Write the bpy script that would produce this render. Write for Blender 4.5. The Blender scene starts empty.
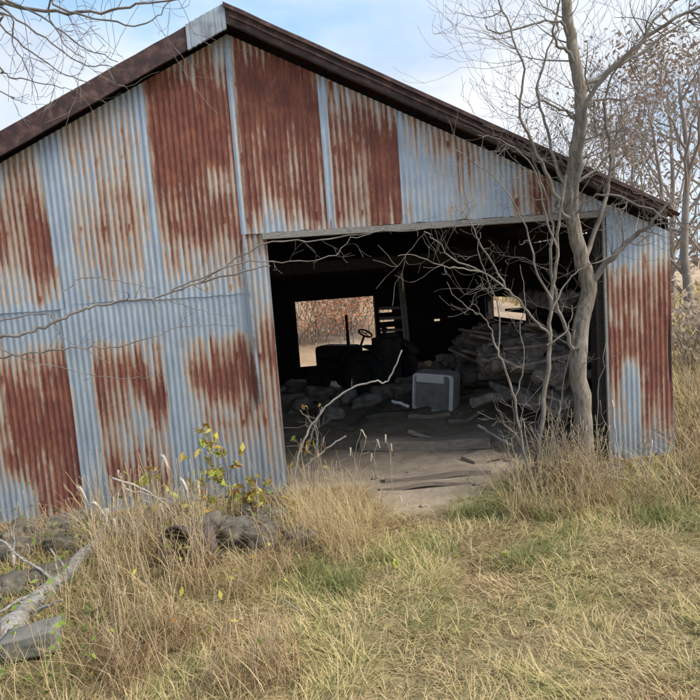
import bpy, math, random
import numpy as np
from math import sin, cos, pi, radians, sqrt, exp, atan2
from mathutils import Vector, Matrix, noise

# ------------------------------------------------------------ camera, sky, sun
scn = bpy.context.scene
COL = scn.collection
F_PX, PITCH, ROLL, CAM_H = 631.0, radians(6.0), radians(4.3), 1.6
_R = np.array([1, 0, 0.]); _U = np.array([0, sin(PITCH), cos(PITCH)]); _F = np.array([0, cos(PITCH), -sin(PITCH)])
CR = _R*cos(ROLL) - _U*sin(ROLL); CU = _U*cos(ROLL) + _R*sin(ROLL)
cam_d = bpy.data.cameras.new('camera'); cam = bpy.data.objects.new('camera', cam_d); COL.objects.link(cam)
cam_d.lens = 36*F_PX/700; cam_d.sensor_width = 36; cam_d.clip_start = 0.05; cam_d.clip_end = 2000
m = Matrix.Identity(4)
for i in range(3):
    m[i][0] = CR[i]; m[i][1] = CU[i]; m[i][2] = -_F[i]
m[2][3] = CAM_H
cam.matrix_world = m
scn.camera = cam

SUN_EL, SUN_AZ = radians(44), radians(106)      # azimuth of the sun, clockwise from +Y
wd = bpy.data.worlds.new('World'); scn.world = wd; wd.use_nodes = True
nt = wd.node_tree; nt.nodes.clear()
def wn(t, **k):
    n = nt.nodes.new(t)
    for a, b in k.items(): setattr(n, a, b)
    return n
sky = wn('ShaderNodeTexSky', sky_type='NISHITA', sun_disc=False, sun_elevation=SUN_EL, sun_rotation=SUN_AZ,
         air_density=1.0, dust_density=0.6, ozone_density=1.5)
tc = wn('ShaderNodeTexCoord'); mp = wn('ShaderNodeMapping'); mp.inputs['Scale'].default_value = (1, 1, 2.3)
mp.inputs['Location'].default_value = (1.3, 0.7, 0.2)
nz = wn('ShaderNodeTexNoise'); nz.inputs['Scale'].default_value = 2.1; nz.inputs['Detail'].default_value = 8; nz.inputs['Roughness'].default_value = .5
nz.inputs['Distortion'].default_value = 0.3
nz2 = wn('ShaderNodeTexNoise'); nz2.inputs['Scale'].default_value = 3.1; nz2.inputs['Detail'].default_value = 6
cr = wn('ShaderNodeValToRGB'); cr.color_ramp.elements[0].position = 0.40; cr.color_ramp.elements[1].position = 0.60
cr2 = wn('ShaderNodeValToRGB'); cr2.color_ramp.elements[0].position = 0.35; cr2.color_ramp.elements[0].color = (3.3, 3.7, 4.4, 1)
cr2.color_ramp.elements[1].position = 0.62; cr2.color_ramp.elements[1].color = (4.9, 5.1, 5.4, 1)
bl = wn('ShaderNodeMixRGB'); bl.blend_type = 'MIX'; bl.inputs[0].default_value = .7; bl.inputs[2].default_value = (2.3, 3.7, 5.3, 1)
mx = wn('ShaderNodeMixRGB'); bg = wn('ShaderNodeBackground'); bg.inputs['Strength'].default_value = 0.125
wo = wn('ShaderNodeOutputWorld')
L = nt.links.new
L(tc.outputs['Generated'], mp.inputs['Vector']); L(mp.outputs[0], nz.inputs['Vector']); L(mp.outputs[0], nz2.inputs['Vector'])
L(nz.outputs['Fac'], cr.inputs[0]); L(nz2.outputs['Fac'], cr2.inputs[0])
L(sky.outputs[0], bl.inputs[1]); L(bl.outputs[0], mx.inputs[1]); L(cr.outputs[0], mx.inputs[0]); L(cr2.outputs[0], mx.inputs[2])
L(mx.outputs[0], bg.inputs['Color']); L(bg.outputs[0], wo.inputs['Surface'])

sd = bpy.data.lights.new('sun', 'SUN'); sd.energy = 3.2; sd.angle = radians(24); sd.color = (1.0, 0.93, 0.82)
so = bpy.data.objects.new('sun', sd); COL.objects.link(so)
sdir = Vector((sin(SUN_AZ)*cos(SUN_EL), cos(SUN_AZ)*cos(SUN_EL), sin(SUN_EL)))
so.rotation_euler = sdir.to_track_quat('Z', 'Y').to_euler()
vs = scn.view_settings; vs.view_transform = 'Standard'; vs.look = 'None'; vs.exposure = 0.80; vs.gamma = 1.0; vs.use_curve_mapping = False

# ------------------------------------------------------------ helpers
def ray(x, y): return _F + CR*(x-350)/F_PX + CU*(350-y)/F_PX
def P(x, y, d):                                   # point seen at (x, y) at world depth Y = d
    r = ray(x, y); t = d/r[1]; return Vector((r[0]*t, d, CAM_H + r[2]*t))
FY, FS = 4.85, 0.09                               # the front wall: Y = FY + FS*X
FANG = math.atan(FS)
BM = Matrix.Translation((0, FY, 0)) @ Matrix.Rotation(FANG, 4, 'Z'); BMI = BM.inverted()
def FL(x, y):                                     # picture -> (s, z) on the front wall
    r = ray(x, y); t = FY/(r[1]-FS*r[0])
    p = BMI @ Vector((r[0]*t, r[1]*t, CAM_H + r[2]*t)); return p.x, p.z
def Gd(x, y, z=0):
    r = ray(x, y); t = (z-CAM_H)/r[2]; return Vector((r[0]*t, r[1]*t, z))

def fract_noise(x, y, z=0): return noise.noise(Vector((x, y, z)))
def gz(x, y):                                     # ground height
    h = 0.03*fract_noise(x*0.9, y*0.9, 3.1) + 0.012*fract_noise(x*4, y*4, 1.7)
    d = sqrt(x*x+y*y)
    if d > 12: h += 0.5*fract_noise(x*0.03, y*0.03, 9)*min(1, (d-12)/30)
    yb = FY + FS*x
    # low bank of earth and rubble against the left of the wall
    if x < 0.2: h += 0.02*exp(-((y-yb+0.25)/0.45)**2)*min(1, max(0, (-x)/0.8))
    # the bank behind the barn
    if y > 13: h += 1.7*min(1, (y-13)/7)*exp(-((x+1.5)/7.0)**2)
    return h
def bare(x, y):                                   # 1 on trodden dirt, 0 in the grass
    bl_ = BMI @ Vector((x, y, 0)); s, t = bl_.x, bl_.y
    n = 0.25*fract_noise(x*1.8, y*1.8, 5)+0.12*fract_noise(x*6, y*6, 2)
    if t > 0.0 and -4.0 < s < 2.6 and t < 6: return 1.0
    a = ((s-0.62)/0.72)**2 + (min(0, t)/0.80)**2
    return max(0, min(1, (1.15+n*2.4-a)*1.0))

class MB:
    def __init__(s): s.v = []; s.f = []; s.a = {}
    def quad(s, a, b, c, d):
        n = len(s.v); s.v += [tuple(a), tuple(b), tuple(c), tuple(d)]; s.f.append((n, n+1, n+2, n+3))
    def box(s, c, size, rot=None, jit=0, rng=random):
        n = len(s.v); hx, hy, hz = size[0]/2, size[1]/2, size[2]/2
        for i in range(8):
            p = Vector(((-hx, hx)[i & 1], (-hy, hy)[(i >> 1) & 1], (-hz, hz)[(i >> 2) & 1]))
            if jit: p += Vector([rng.uniform(-jit, jit) for _ in range(3)])
            if rot is not None: p = rot @ p
            s.v.append(tuple(p+Vector(c)))
        for q in ((0, 2, 3, 1), (4, 5, 7, 6), (0, 1, 5, 4), (2, 6, 7, 3), (0, 4, 6, 2), (1, 3, 7, 5)): s.f.append(tuple(n+i for i in q))
    def beam(s, a, b, w, h, up=Vector((0, 0, 1))):
        a = Vector(a); b = Vector(b); d = (b-a); l = d.length; d.normalize()
        x = d.cross(up); x.normalize(); z = x.cross(d)
        R = Matrix((x, d, z)).transposed(); s.box((a+b)/2, (w, l, h), R)
    def tube(s, pts, rad, n=6, cap=True):
        pts = [Vector(p) for p in pts]
        if not hasattr(rad, '__len__'): rad = [rad]*len(pts)
        base = len(s.v); prev = None
        for i, p in enumerate(pts):
            t = (pts[min(i+1, len(pts)-1)]-pts[max(i-1, 0)])
            if t.length < 1e-7: t = Vector((0, 0, 1))
            t.normalize()
            if prev is None:
                u = t.orthogonal().normalized()
            else:
                u = prev - t*prev.dot(t)
                u = u.normalized() if u.length > 1e-6 else t.orthogonal().normalized()
            prev = u; w = t.cross(u)
            for k in range(n):
                a = 2*pi*k/n; s.v.append(tuple(p + (u*cos(a)+w*sin(a))*rad[i]))
        for i in range(len(pts)-1):
            for k in range(n):
                a = base+i*n+k; b = base+i*n+(k+1) % n; s.f.append((a, b, b+n, a+n))
        if cap and n > 2:
            s.f.append(tuple(base+k for k in reversed(range(n)))); e = base+(len(pts)-1)*n
            s.f.append(tuple(e+k for k in range(n)))
    def lathe(s, prof, c, axis, n=16):             # prof: (radius, along)
        axis = Vector(axis).normalized(); u = axis.orthogonal().normalized(); w = axis.cross(u); base = len(s.v); c = Vector(c)
        for r, h in prof:
            for k in range(n):
                a = 2*pi*k/n; s.v.append(tuple(c+axis*h+(u*cos(a)+w*sin(a))*r))
        for i in range(len(prof)-1):
            for k in range(n):
                a = base+i*n+k; b = base+i*n+(k+1) % n; s.f.append((a, b, b+n, a+n))
    def build(s, name, mat, parent=None, smooth=False, loc=None):
        inv = None
        if parent is not None: inv = MATS_OF[parent.name].inverted()
        elif loc is not None: inv = Matrix.Translation(-Vector(loc))
        v = s.v
        if inv is not None: v = [tuple(inv @ Vector(p)) for p in v]
        me = bpy.data.meshes.new(name); me.from_pydata(v, [], s.f); me.materials.append(mat)
        if smooth: me.polygons.foreach_set('use_smooth', [True]*len(me.polygons))
        me.update()
        o = bpy.data.objects.new(name, me); COL.objects.link(o)
        if parent is not None:
            o.parent = parent
            if parent.type == 'MESH': pass
            MATS_OF[o.name] = MATS_OF[parent.name]
        elif loc is not None: o.location = loc; MATS_OF[o.name] = Matrix.Translation(Vector(loc))
        else: MATS_OF[o.name] = Matrix.Identity(4)
        return o
MATS_OF = {}
def tag(o, label=None, cat=None, group=None, kind=None):
    if label: o['label'] = label
    if cat: o['category'] = cat
    if group: o['group'] = group
    if kind: o['kind'] = kind
    return o
def empty(name, loc, rz=0):
    o = bpy.data.objects.new(name, None); o.empty_display_size = .2; COL.objects.link(o)
    o.location = loc; o.rotation_euler = (0, 0, rz); MATS_OF[o.name] = Matrix.Translation(Vector(loc)) @ Matrix.Rotation(rz, 4, 'Z'); return o

# ------------------------------------------------------------ materials
def newmat(name, rough=.8, spec=.3, metal=0):
    m = bpy.data.materials.new(name); m.use_nodes = True; n = m.node_tree; b = n.nodes['Principled BSDF']
    b.inputs['Roughness'].default_value = rough; b.inputs['Specular IOR Level'].default_value = spec; b.inputs['Metallic'].default_value = metal
    return m, n, b
def nmix(n, fac, a, b, mode='MIX'):
    k = n.nodes.new('ShaderNodeMixRGB'); k.blend_type = mode
    for i, v in ((0, fac), (1, a), (2, b)):
        if isinstance(v, bpy.types.NodeSocket): n.links.new(v, k.inputs[i])
        elif i == 0: k.inputs[0].default_value = v
        else: k.inputs[i].default_value = (*v, 1)
    return k.outputs[0]
def nmath(n, op, a, b=None, clamp=False, c=None):
    k = n.nodes.new('ShaderNodeMath'); k.operation = op; k.use_clamp = clamp
    for i, v in ((0, a), (1, b), (2, c)):
        if v is None: continue
        if isinstance(v, bpy.types.NodeSocket): n.links.new(v, k.inputs[i])
        else: k.inputs[i].default_value = v
    return k.outputs[0]
def nnoise(n, scale, detail=4, rough=.55, vec=None, sc=None, dist=0, loc=None):
    if vec is None:
        t = n.nodes.new('ShaderNodeTexCoord'); vec = t.outputs['Object']
    if sc or loc:
        q = n.nodes.new('ShaderNodeMapping')
        if sc: q.inputs['Scale'].default_value = sc
        if loc is not None:
            if isinstance(loc, bpy.types.NodeSocket): n.links.new(loc, q.inputs['Location'])
            else: q.inputs['Location'].default_value = loc
        n.links.new(vec, q.inputs['Vector']); vec = q.outputs[0]
    k = n.nodes.new('ShaderNodeTexNoise'); k.inputs['Scale'].default_value = scale; k.inputs['Detail'].default_value = detail
    k.inputs['Roughness'].default_value = rough; k.inputs['Distortion'].default_value = dist
    n.links.new(vec, k.inputs['Vector']); return k.outputs['Fac']
def nramp(n, fac, stops):
    k = n.nodes.new('ShaderNodeValToRGB'); e = k.color_ramp.elements
    while len(e) < len(stops): e.new(.5)
    for i, (p, c) in enumerate(stops):
        e[i].position = p; e[i].color = (*c, 1) if len(c) == 3 else c
    n.links.new(fac, k.inputs[0]); return k.outputs[0]
def nattr(n, name):
    k = n.nodes.new('ShaderNodeAttribute'); k.attribute_name = name; return k.outputs['Fac']
def nbump(n, b, h, dist=.01, st=.6):
    k = n.nodes.new('ShaderNodeBump'); k.inputs['Distance'].default_value = dist; k.inputs['Strength'].default_value = st
    n.links.new(h, k.inputs['Height']); n.links.new(k.outputs[0], b.inputs['Normal'])
def simple(name, c1, c2, scale=6, rough=.8, sc=None, bump=0, spec=.3, metal=0, detail=6, c3=None):
    m, n, b = newmat(name, rough, spec, metal)
    f = nnoise(n, scale, detail, .6, sc=sc)
    st = [(.3, c1), (.7, c2)] if c3 is None else [(.28, c1), (.5, c2), (.72, c3)]
    n.links.new(nramp(n, f, st), b.inputs['Base Color'])
    if bump: nbump(n, b, nnoise(n, scale*3, 6, .65, sc=sc), bump)
    return m

def corrugated_mat(name, bluish=1.0):
    m, n, b = newmat(name, .5, .4)
    oi = n.nodes.new('ShaderNodeObjectInfo')
    cx = n.nodes.new('ShaderNodeCombineXYZ'); n.links.new(nmath(n, 'MULTIPLY', oi.outputs['Random'], 40.0), cx.inputs[0])
    off = cx.outputs[0]
    streak = nnoise(n, 1.0, 5, .6, sc=(42, 2, 1.3), loc=off)
    fine = nnoise(n, 1.0, 5, .7, sc=(60, 10, 14), loc=off)
    big = nnoise(n, 1.0, 4, .5, sc=(3.2, 1, 2.6), loc=off)
    rib = nattr(n, 'rib'); rust = nattr(n, 'rust')
    pulse = nmath(n, 'ADD', nnoise(n, 1.0, 3, .5, sc=(8, 2, 4), loc=off), .45)
    v = nmath(n, 'MULTIPLY_ADD', nmath(n, 'SUBTRACT', streak, .5), .62, c=rust)
    v = nmath(n, 'MULTIPLY_ADD', nmath(n, 'SUBTRACT', big, .5), .8, c=v)
    v = nmath(n, 'MULTIPLY_ADD', nmath(n, 'SUBTRACT', fine, .5), 1.1, c=v)
    v = nmath(n, 'MULTIPLY_ADD', rib, nmath(n, 'MULTIPLY', pulse, -.17), c=v)
    mr = n.nodes.new('ShaderNodeMapRange'); mr.interpolation_type = 'SMOOTHSTEP'; mr.inputs['From Min'].default_value = .36; mr.inputs['From Max'].default_value = .78
    n.links.new(v, mr.inputs['Value']); mask = mr.outputs[0]
    mr2 = n.nodes.new('ShaderNodeMapRange'); mr2.interpolation_type = 'SMOOTHSTEP'; mr2.inputs['From Min'].default_value = .08; mr2.inputs['From Max'].default_value = .34
    n.links.new(v, mr2.inputs['Value']); pale = mr2.outputs[0]
    zinc = nramp(n, nnoise(n, 1.0, 6, .65, sc=(7, 5, 3.5), loc=off), [(.3, (.27, .32, .39)), (.55, (.37, .43, .50)), (.75, (.47, .52, .57))])
    zinc = nmix(n, nmath(n, 'MULTIPLY', fine, .35), zinc, (.23, .25, .27))
    chalk = nramp(n, fine, [(.3, (.33, .26, .20)), (.5, (.46, .42, .36)), (.7, (.55, .55, .53))])
    base = nmix(n, nmath(n, 'MULTIPLY', pale, .95), zinc, chalk)
    rf = nmath(n, 'MULTIPLY_ADD', fine, .5, c=nmath(n, 'MULTIPLY', nnoise(n, 1.0, 5, .6, sc=(9, 3, 5), loc=off), .5))
    rc = nramp(n, rf, [(.34, (.095, .032, .026)), (.50, (.165, .056, .040)), (.63, (.25, .095, .055)), (.78, (.38, .19, .10))])
    rim = nmath(n, 'MULTIPLY', nmath(n, 'SUBTRACT', 1.0, mask, True), .65)
    rc = nmix(n, rim, rc, (.33, .17, .10))
    edge_ = nramp(n, v, [(.19, (0, 0, 0)), (.44, (.75, .75, .75)), (.52, (1, 1, 1))])
    tan_ = nramp(n, fine, [(.3, (.27, .135, .085)), (.5, (.38, .235, .155)), (.7, (.47, .36, .27))])
    base = nmix(n, nmath(n, 'MULTIPLY', edge_, .8), base, tan_)
    n.links.new(nmix(n, mask, base, rc), b.inputs['Base Color'])
    n.links.new(nmath(n, 'MULTIPLY_ADD', mask, .38, c=.46), b.inputs['Roughness'])
    n.links.new(nmath(n, 'MULTIPLY_ADD', mask, -.35, c=.38), b.inputs['Metallic'])
    nbump(n, b, fine, .004, .5)
    return m
M_CORR = corrugated_mat('weathered corrugated iron')
M_RAKE = simple('brown flashing', (.030, .020, .022), (.065, .036, .034), 5, .65, (3, 3, 3), .004, c3=(.15, .085, .07))
M_GALV = simple('dull galvanised flashing', (.13, .10, .095), (.29, .33, .37), 7, .55, metal=.2, c3=(.38, .42, .46))
M_GREYW = simple('grey weathered wood', (.17, .155, .14), (.34, .32, .29), 4, .9, (6, 1, 30), .004)
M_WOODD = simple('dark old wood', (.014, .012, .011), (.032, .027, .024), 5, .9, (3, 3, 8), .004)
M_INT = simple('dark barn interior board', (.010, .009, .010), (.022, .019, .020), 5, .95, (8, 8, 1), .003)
M_ROOFU = simple('rusty roof iron', (.05, .022, .018), (.12, .05, .035), 3, .8, (20, 2, 2), .003)
M_BARK, n, b = newmat('pale grey-brown bark', .92, .15)
_b1 = nnoise(n, 1, 8, .7, sc=(55, 55, 11)); _b2 = nnoise(n, 1, 5, .6, sc=(9, 9, 5), dist=1.2)
n.links.new(nmix(n, nramp(n, _b2, [(.5, (0, 0, 0)), (.72, (.6, .6, .6))]), nramp(n, _b1, [(.30, (.07, .055, .04)), (.48, (.22, .18, .14)), (.68, (.36, .31, .26))]), (.40, .385, .34)), b.inputs['Base Color'])
nbump(n, b, _b1, .012, .9)
M_TWIG = simple('grey twig bark', (.12, .098, .08), (.27, .24, .205), 9, .85)
M_TWIGD = simple('dark twig bark', (.08, .065, .058), (.16, .135, .12), 9, .85)
M_TWIGM = simple('weathered grey twig bark', (.10, .085, .075), (.26, .235, .215), 9, .85)
M_TWIGP = simple('pale bare twig', (.24, .21, .18), (.42, .385, .35), 9, .8)
M_FAR = simple('far tree bark', (.17, .14, .12), (.30, .26, .22), 3, .9)
M_LOG = simple('bleached log', (.13, .125, .115), (.34, .325, .31), 6, .9, (5, 14, 14), .02, c3=(.48, .46, .44))
M_STONE = simple('rubble stone', (.055, .048, .038), (.13, .115, .095), 9, .95, None, .03, c3=(.24, .215, .18))
M_STONEL = simple('pale block stone', (.12, .115, .10), (.22, .21, .185), 9, .95, None, .01)
M_HEAP = simple('dusty grey rubble', (.13, .105, .085), (.27, .225, .185), 8, .95, None, .03, c3=(.42, .36, .305))
M_PLANK = simple('dusty plank', (.19, .145, .11), (.36, .29, .225), 5, .95, (1.5, 12, 12), .004)
M_OLDP = simple('old grey brown board', (.09, .075, .06), (.19, .16, .13), 5, .95, (4, 12, 12), .004)
M_APPL = simple('off white enamel', (.74, .72, .69), (.92, .90, .87), 5, .5)
M_APPD = simple('dirty grey panel', (.19, .18, .16), (.36, .345, .31), 7, .8)
M_DARK = simple('greasy dark iron', (.016, .015, .015), (.06, .042, .035), 12, .75)
M_TYRE = simple('old rubber', (.015, .015, .015), (.03, .03, .03), 20, .85)
M_FOX = simple('dry seed head', (.55, .46, .36), (.78, .70, .60), 40, .9, None, .006)
M_STEM = simple('dry stem', (.30, .22, .13), (.50, .40, .26), 10, .85)
M_RUSTP = simple('rusted dark pot', (.05, .035, .035), (.13, .095, .095), 10, .7, None, .004)
def leafmat(name, stops, trans=.3):
    m, n, b = newmat(name, .75, .25)
    c = nramp(n, nattr(n, 'cv'), stops)
    n.links.new(c, b.inputs['Base Color'])
    t = n.nodes.new('ShaderNodeBsdfTranslucent'); n.links.new(c, t.inputs['Color'])
    mxs = n.nodes.new('ShaderNodeMixShader'); mxs.inputs[0].default_value = trans
    n.links.new(b.outputs[0], mxs.inputs[1]); n.links.new(t.outputs[0], mxs.inputs[2])
    n.links.new(mxs.outputs[0], n.nodes['Material Output'].inputs['Surface']); return m
M_GRASS = leafmat('mixed autumn grass', [(0, (.15, .085, .045)), (.18, (.35, .23, .125)), (.42, (.64, .50, .28)), (.60, (.54, .44, .20)), (.78, (.27, .25, .085)), (1, (.12, .165, .06))], .2)
M_LEAFY = leafmat('yellowing leaves', [(0, (.34, .16, .05)), (.35, (.55, .42, .10)), (.7, (.50, .50, .10)), (1, (.26, .34, .06))], .35)
M_LEAFB = leafmat('dull brown leaves', [(0, (.15, .12, .10)), (.5, (.26, .185, .14)), (1, (.36, .29, .23))], .3)
M_LEAFO = leafmat('autumn brush leaves', [(0, (.46, .37, .28)), (.4, (.55, .45, .34)), (.65, (.58, .42, .29)), (.8, (.62, .34, .21)), (1, (.62, .25, .14))], .35)
M_LEAFG = leafmat('green weed leaves', [(0, (.10, .15, .035)), (.6, (.20, .28, .06)), (1, (.38, .40, .12))], .3)

# ground: dirt, straw litter, by place
mg, n, b = newmat('ground', .95, .2)
ba = nattr(n, 'bare')
dirt = nramp(n, nnoise(n, 5, 8, .65), [(.25, (.20, .15, .11)), (.5, (.35, .28, .21)), (.75, (.46, .385, .31))])
litter = nramp(n, nnoise(n, 9, 8, .7), [(.3, (.10, .08, .04)), (.5, (.22, .18, .09)), (.7, (.34, .28, .15))])
farf = nramp(n, nnoise(n, .6, 8, .6), [(.3, (.30, .21, .13)), (.5, (.42, .30, .20)), (.7, (.48, .37, .25))])
g1 = nmix(n, nattr(n, 'far'), litter, farf)
n.links.new(nmix(n, ba, g1, dirt), b.inputs['Base Color']); nbump(n, b, nnoise(n, 14, 8, .7), .03, .7)
M_GROUND = mg

# ------------------------------------------------------------ ground
def make_ground():
    def axis(lo, hi, fine_lo, fine_hi, step):
        a = list(np.arange(fine_lo, fine_hi, step)); s = step; x = fine_hi
        while x < hi: a.append(x); s *= 1.18; x += s
        a.append(hi); s = step; x = fine_lo-step
        b_ = []
        while x > lo: b_.append(x); s *= 1.18; x -= s
        b_.append(lo); return b_[::-1]+a
    xs = axis(-400, 400, -5, 6, .1); ys = axis(-60, 700, 0.5, 11, .1)
    v = []; ba_ = []; fr = []
    for y in ys:
        for x in xs:
            v.append((x, y, gz(x, y))); ba_.append(bare(x, y)); fr.append(min(1, max(0, (sqrt(x*x+y*y)-7)/4)))
    nx = len(xs); f = [(j*nx+i, j*nx+i+1, (j+1)*nx+i+1, (j+1)*nx+i) for j in range(len(ys)-1) for i in range(nx-1)]
    me = bpy.data.meshes.new('ground'); me.from_pydata(v, [], f); me.materials.append(M_GROUND)
    for nm, d in (('bare', ba_), ('far', fr)):
        a = me.attributes.new(nm, 'FLOAT', 'POINT'); a.data.foreach_set('value', d)
    me.polygons.foreach_set('use_smooth', [True]*len(f))
    o = bpy.data.objects.new('ground', me); COL.objects.link(o); tag(o, kind='structure')
make_ground()

# ------------------------------------------------------------ barn
barn = empty('barn', (0, FY, 0), FANG)
tag(barn, 'old barn of rust streaked corrugated iron with a wide open doorway', 'barn')
RS, RZ = FL(226, 26); RS = -0.72; RZ = 3.47; SLOPE = 0.488
SR, SL_ = 2.62, -4.06                            # right and left corners
def roofz(s): return RZ - abs(s-RS)*SLOPE
# soft patches of rust, given where they show on the wall: x0,y0,x1,y1 (picture), strength
RUST = [(-60, 165, 52, 298, .50), (25, 185, 54, 292, .78), (-60, 190, 20, 250, .60), (66, 105, 140, 300, .33), (95, 160, 138, 245, .50), (88, 200, 135, 285, .42),
        (143, 60, 240, 255, .60), (141, 55, 238, 165, .88), (150, 75, 228, 195, .92), (143, 160, 240, 255, .52), (160, 195, 230, 240, .80), (155, 232, 244, 292, .40),
        (232, 30, 320, 232, .74), (318, 85, 404, 232, .62), (232, 35, 318, 150, .92), (244, 100, 324, 190, .62), (250, 188, 290, 228, .92), (285, 192, 322, 228, .70),
        (322, 85, 398, 135, .60), (326, 118, 400, 158, .92), (330, 150, 403, 228, .52), (368, 105, 404, 228, 1.0),
        (394, 105, 470, 150, .36), (425, 120, 470, 165, .46), (448, 130, 472, 180, .46), (475, 145, 545, 175, .34), (508, 160, 530, 215, .42), (530, 150, 552, 215, .66),
        (-60, 350, 78, 400, .66), (8, 365, 82, 460, 1.0), (-60, 400, 60, 478, .52), (35, 430, 84, 530, .78), (0, 445, 82, 488, .86), (38, 485, 86, 530, .68),
        (90, 345, 172, 412, .64), (125, 355, 172, 412, 1.0), (95, 405, 172, 442, .34), (100, 435, 176, 482, .74), (120, 450, 170, 478, .84),
        (186, 338, 264, 400, .66), (200, 350, 264, 398, 1.0), (200, 395, 268, 455, .48), (235, 395, 268, 440, .62),
        (258, 290, 284, 450, .50), (265, 320, 280, 380, .66), (255, 380, 288, 440, .50),
        (600, 262, 674, 330, .56), (600, 310, 676, 395, .76), (640, 290, 676, 425, .74), (560, 200, 600, 215, .55)]
CLEAN = [(620, 360, 636, 395, .5), (600, 225, 634, 262, .7), (0, 303, 250, 338, .5), (275, 150, 300, 182, .12), (347, 172, 362, 192, .15), (208, 165, 230, 195, .14)]
def conv(L_):
    o = []
    for x0, y0, x1, y1, st in L_:
        xm, ym = (x0+x1)/2, (y0+y1)/2
        s0 = FL(x0, ym)[0]; s1 = FL(x1, ym)[0]; za = FL(xm, y0)[1]; zb = FL(xm, y1)[1]
        o.append((s0, s1, zb, za, st))
    return o
RC, CC = conv(RUST), conv(CLEAN)
def softbox(S, Z, bx, ws, wz):
    s0, s1, z0, z1, st = bx
    a = np.clip((S-s0)/ws+.5, 0, 1)*np.clip((s1-S)/ws+.5, 0, 1)*np.clip((Z-z0)/wz+.5, 0, 1)*np.clip((z1-Z)/wz+.5, 0, 1)
    return a*st
PITCHR = 0.043
def sheet(name, s0, s1, z0, ztop, depth=0.0, strip=0.10, label=None, rust_add=0, lean=0, seed=0, rust_fn=None, amp=.0028):
    """one corrugated sheet: columns follow the ribs; the top is cut to ztop(s)"""
    rg = random.Random(seed+17)
    ncol = int((s1-s0)/PITCHR*8)+1; cols = np.linspace(s0, s1, ncol)
    nrow = 60; V = np.zeros((nrow, ncol, 3)); S = np.zeros((nrow, ncol)); Z = np.zeros((nrow, ncol))
    for j, s in enumerate(cols):
        zt = ztop(s) if callable(ztop) else ztop
        zb = z0(s) if callable(z0) else z0
        zt = max(zt, zb+.01)
        Z[:, j] = np.linspace(zb, zt, nrow); S[:, j] = s
    prof = np.cos(2*pi*(cols/PITCHR))
    jag = np.array([0.008*fract_noise(s*9, seed*3.1) + (.006 if False else 0) for s in cols])
    Z[0, :] += jag
    warp = np.array([[0.012*fract_noise(s*1.7+seed, z*1.3, seed*.7) for s in cols[::5]] for z in Z[::6, ncol//2]])
    wf = np.repeat(np.repeat(warp, 6, 0)[:nrow], 5, 1)[:, :ncol]
    # smooth the coarse warp
    k = np.ones(9)/9
    wf = np.apply_along_axis(lambda r: np.convolve(np.pad(r, 4, 'edge'), k, 'valid'), 1, wf)
    wf = np.apply_along_axis(lambda r: np.convolve(np.pad(r, 4, 'edge'), k, 'valid'), 0, wf)
    V[..., 0] = S + lean*(Z-1.0); V[..., 1] = -amp*prof[None, :] - depth + wf; V[..., 2] = Z
    if rust_fn is not None: r = rust_fn(S, Z)
    else:
        r = np.full(S.shape, -.02)
        n1 = np.array([[fract_noise(a_*5+seed, b_*2.2, 1.3) for a_ in cols[::6]] for b_ in Z[::4, ncol//2]]); n1 = np.repeat(np.repeat(n1, 4, 0)[:nrow], 6, 1)[:, :ncol]
        n2 = np.array([[fract_noise(a_*1.6, b_*1.6, seed+7.7) for a_ in cols[::6]] for b_ in Z[::4, ncol//2]]); n2 = np.repeat(np.repeat(n2, 4, 0)[:nrow], 6, 1)[:, :ncol]
        ribr = np.array([random.Random(int(i)*13+seed).gauss(0, .05) for i in np.round(cols/PITCHR)])[None, :]
        Zw = Z+.16*n1+.14*n2+ribr; Sw = S+.05*n1
        for bx in RC: r = np.maximum(r, softbox(Sw, Zw, bx, .10, .42)*1.08)
        # rust weeping from the nail rows
        for zn in (.14, .62, 1.12, 1.66, 2.14, 2.62, 3.1):
            for kk_ in range(int(s0/PITCHR/4)-1, int(s1/PITCHR/4)+2):
                rn = random.Random(kk_*31+int(zn*100)+seed); sn = kk_*4*PITCHR; z_ = zn+rn.uniform(-.015, .015); run = rn.uniform(.03, .16); st_ = rn.uniform(.25, .75)
                r = r + st_*np.exp(-((S-sn)/.009)**2)*np.clip((z_+.012-Z)/.015, 0, 1)*np.clip(1-(z_-Z)/run, 0, 1)
        for bx in CC: r = r - softbox(S, Z, bx, .05, .12)
    ri = np.round(cols/PITCHR).astype(int); rr_ = np.array([random.Random(int(i)*7+seed).gauss(0, 1) for i in ri]); rz_ = np.array([[fract_noise(i*3.3, z*2.2, seed) for i in ri] for z in Z[::4, ncol//2]])
    rz_ = np.repeat(rz_, 4, 0)[:nrow]
    r = r + .035*rr_[None, :] + .14*rz_
    # the lap at the left edge stayed clean zinc
    r = r - .75*np.clip((strip-(S-s0))/.035+.5, 0, 1)*(strip > 0) + rust_add
    idx = np.arange(nrow*ncol).reshape(nrow, ncol)
    f = np.stack([idx[:-1, :-1], idx[:-1, 1:], idx[1:, 1:], idx[1:, :-1]], -1).reshape(-1, 4)
    me = bpy.data.meshes.new(name); me.from_pydata(V.reshape(-1, 3).tolist(), [], f.tolist()); me.materials.append(M_CORR)
    me.attributes.new('rust', 'FLOAT', 'POINT').data.foreach_set('value', r.reshape(-1).astype(np.float32))
    me.attributes.new('rib', 'FLOAT', 'POINT').data.foreach_set('value', np.tile(prof, nrow).astype(np.float32))
    me.polygons.foreach_set('use_smooth', [True]*len(f))
    o = bpy.data.objects.new(name, me); COL.objects.link(o); o.parent = barn; MATS_OF[o.name] = MATS_OF[barn.name]
    if label: o['label'] = label
    return o
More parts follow.
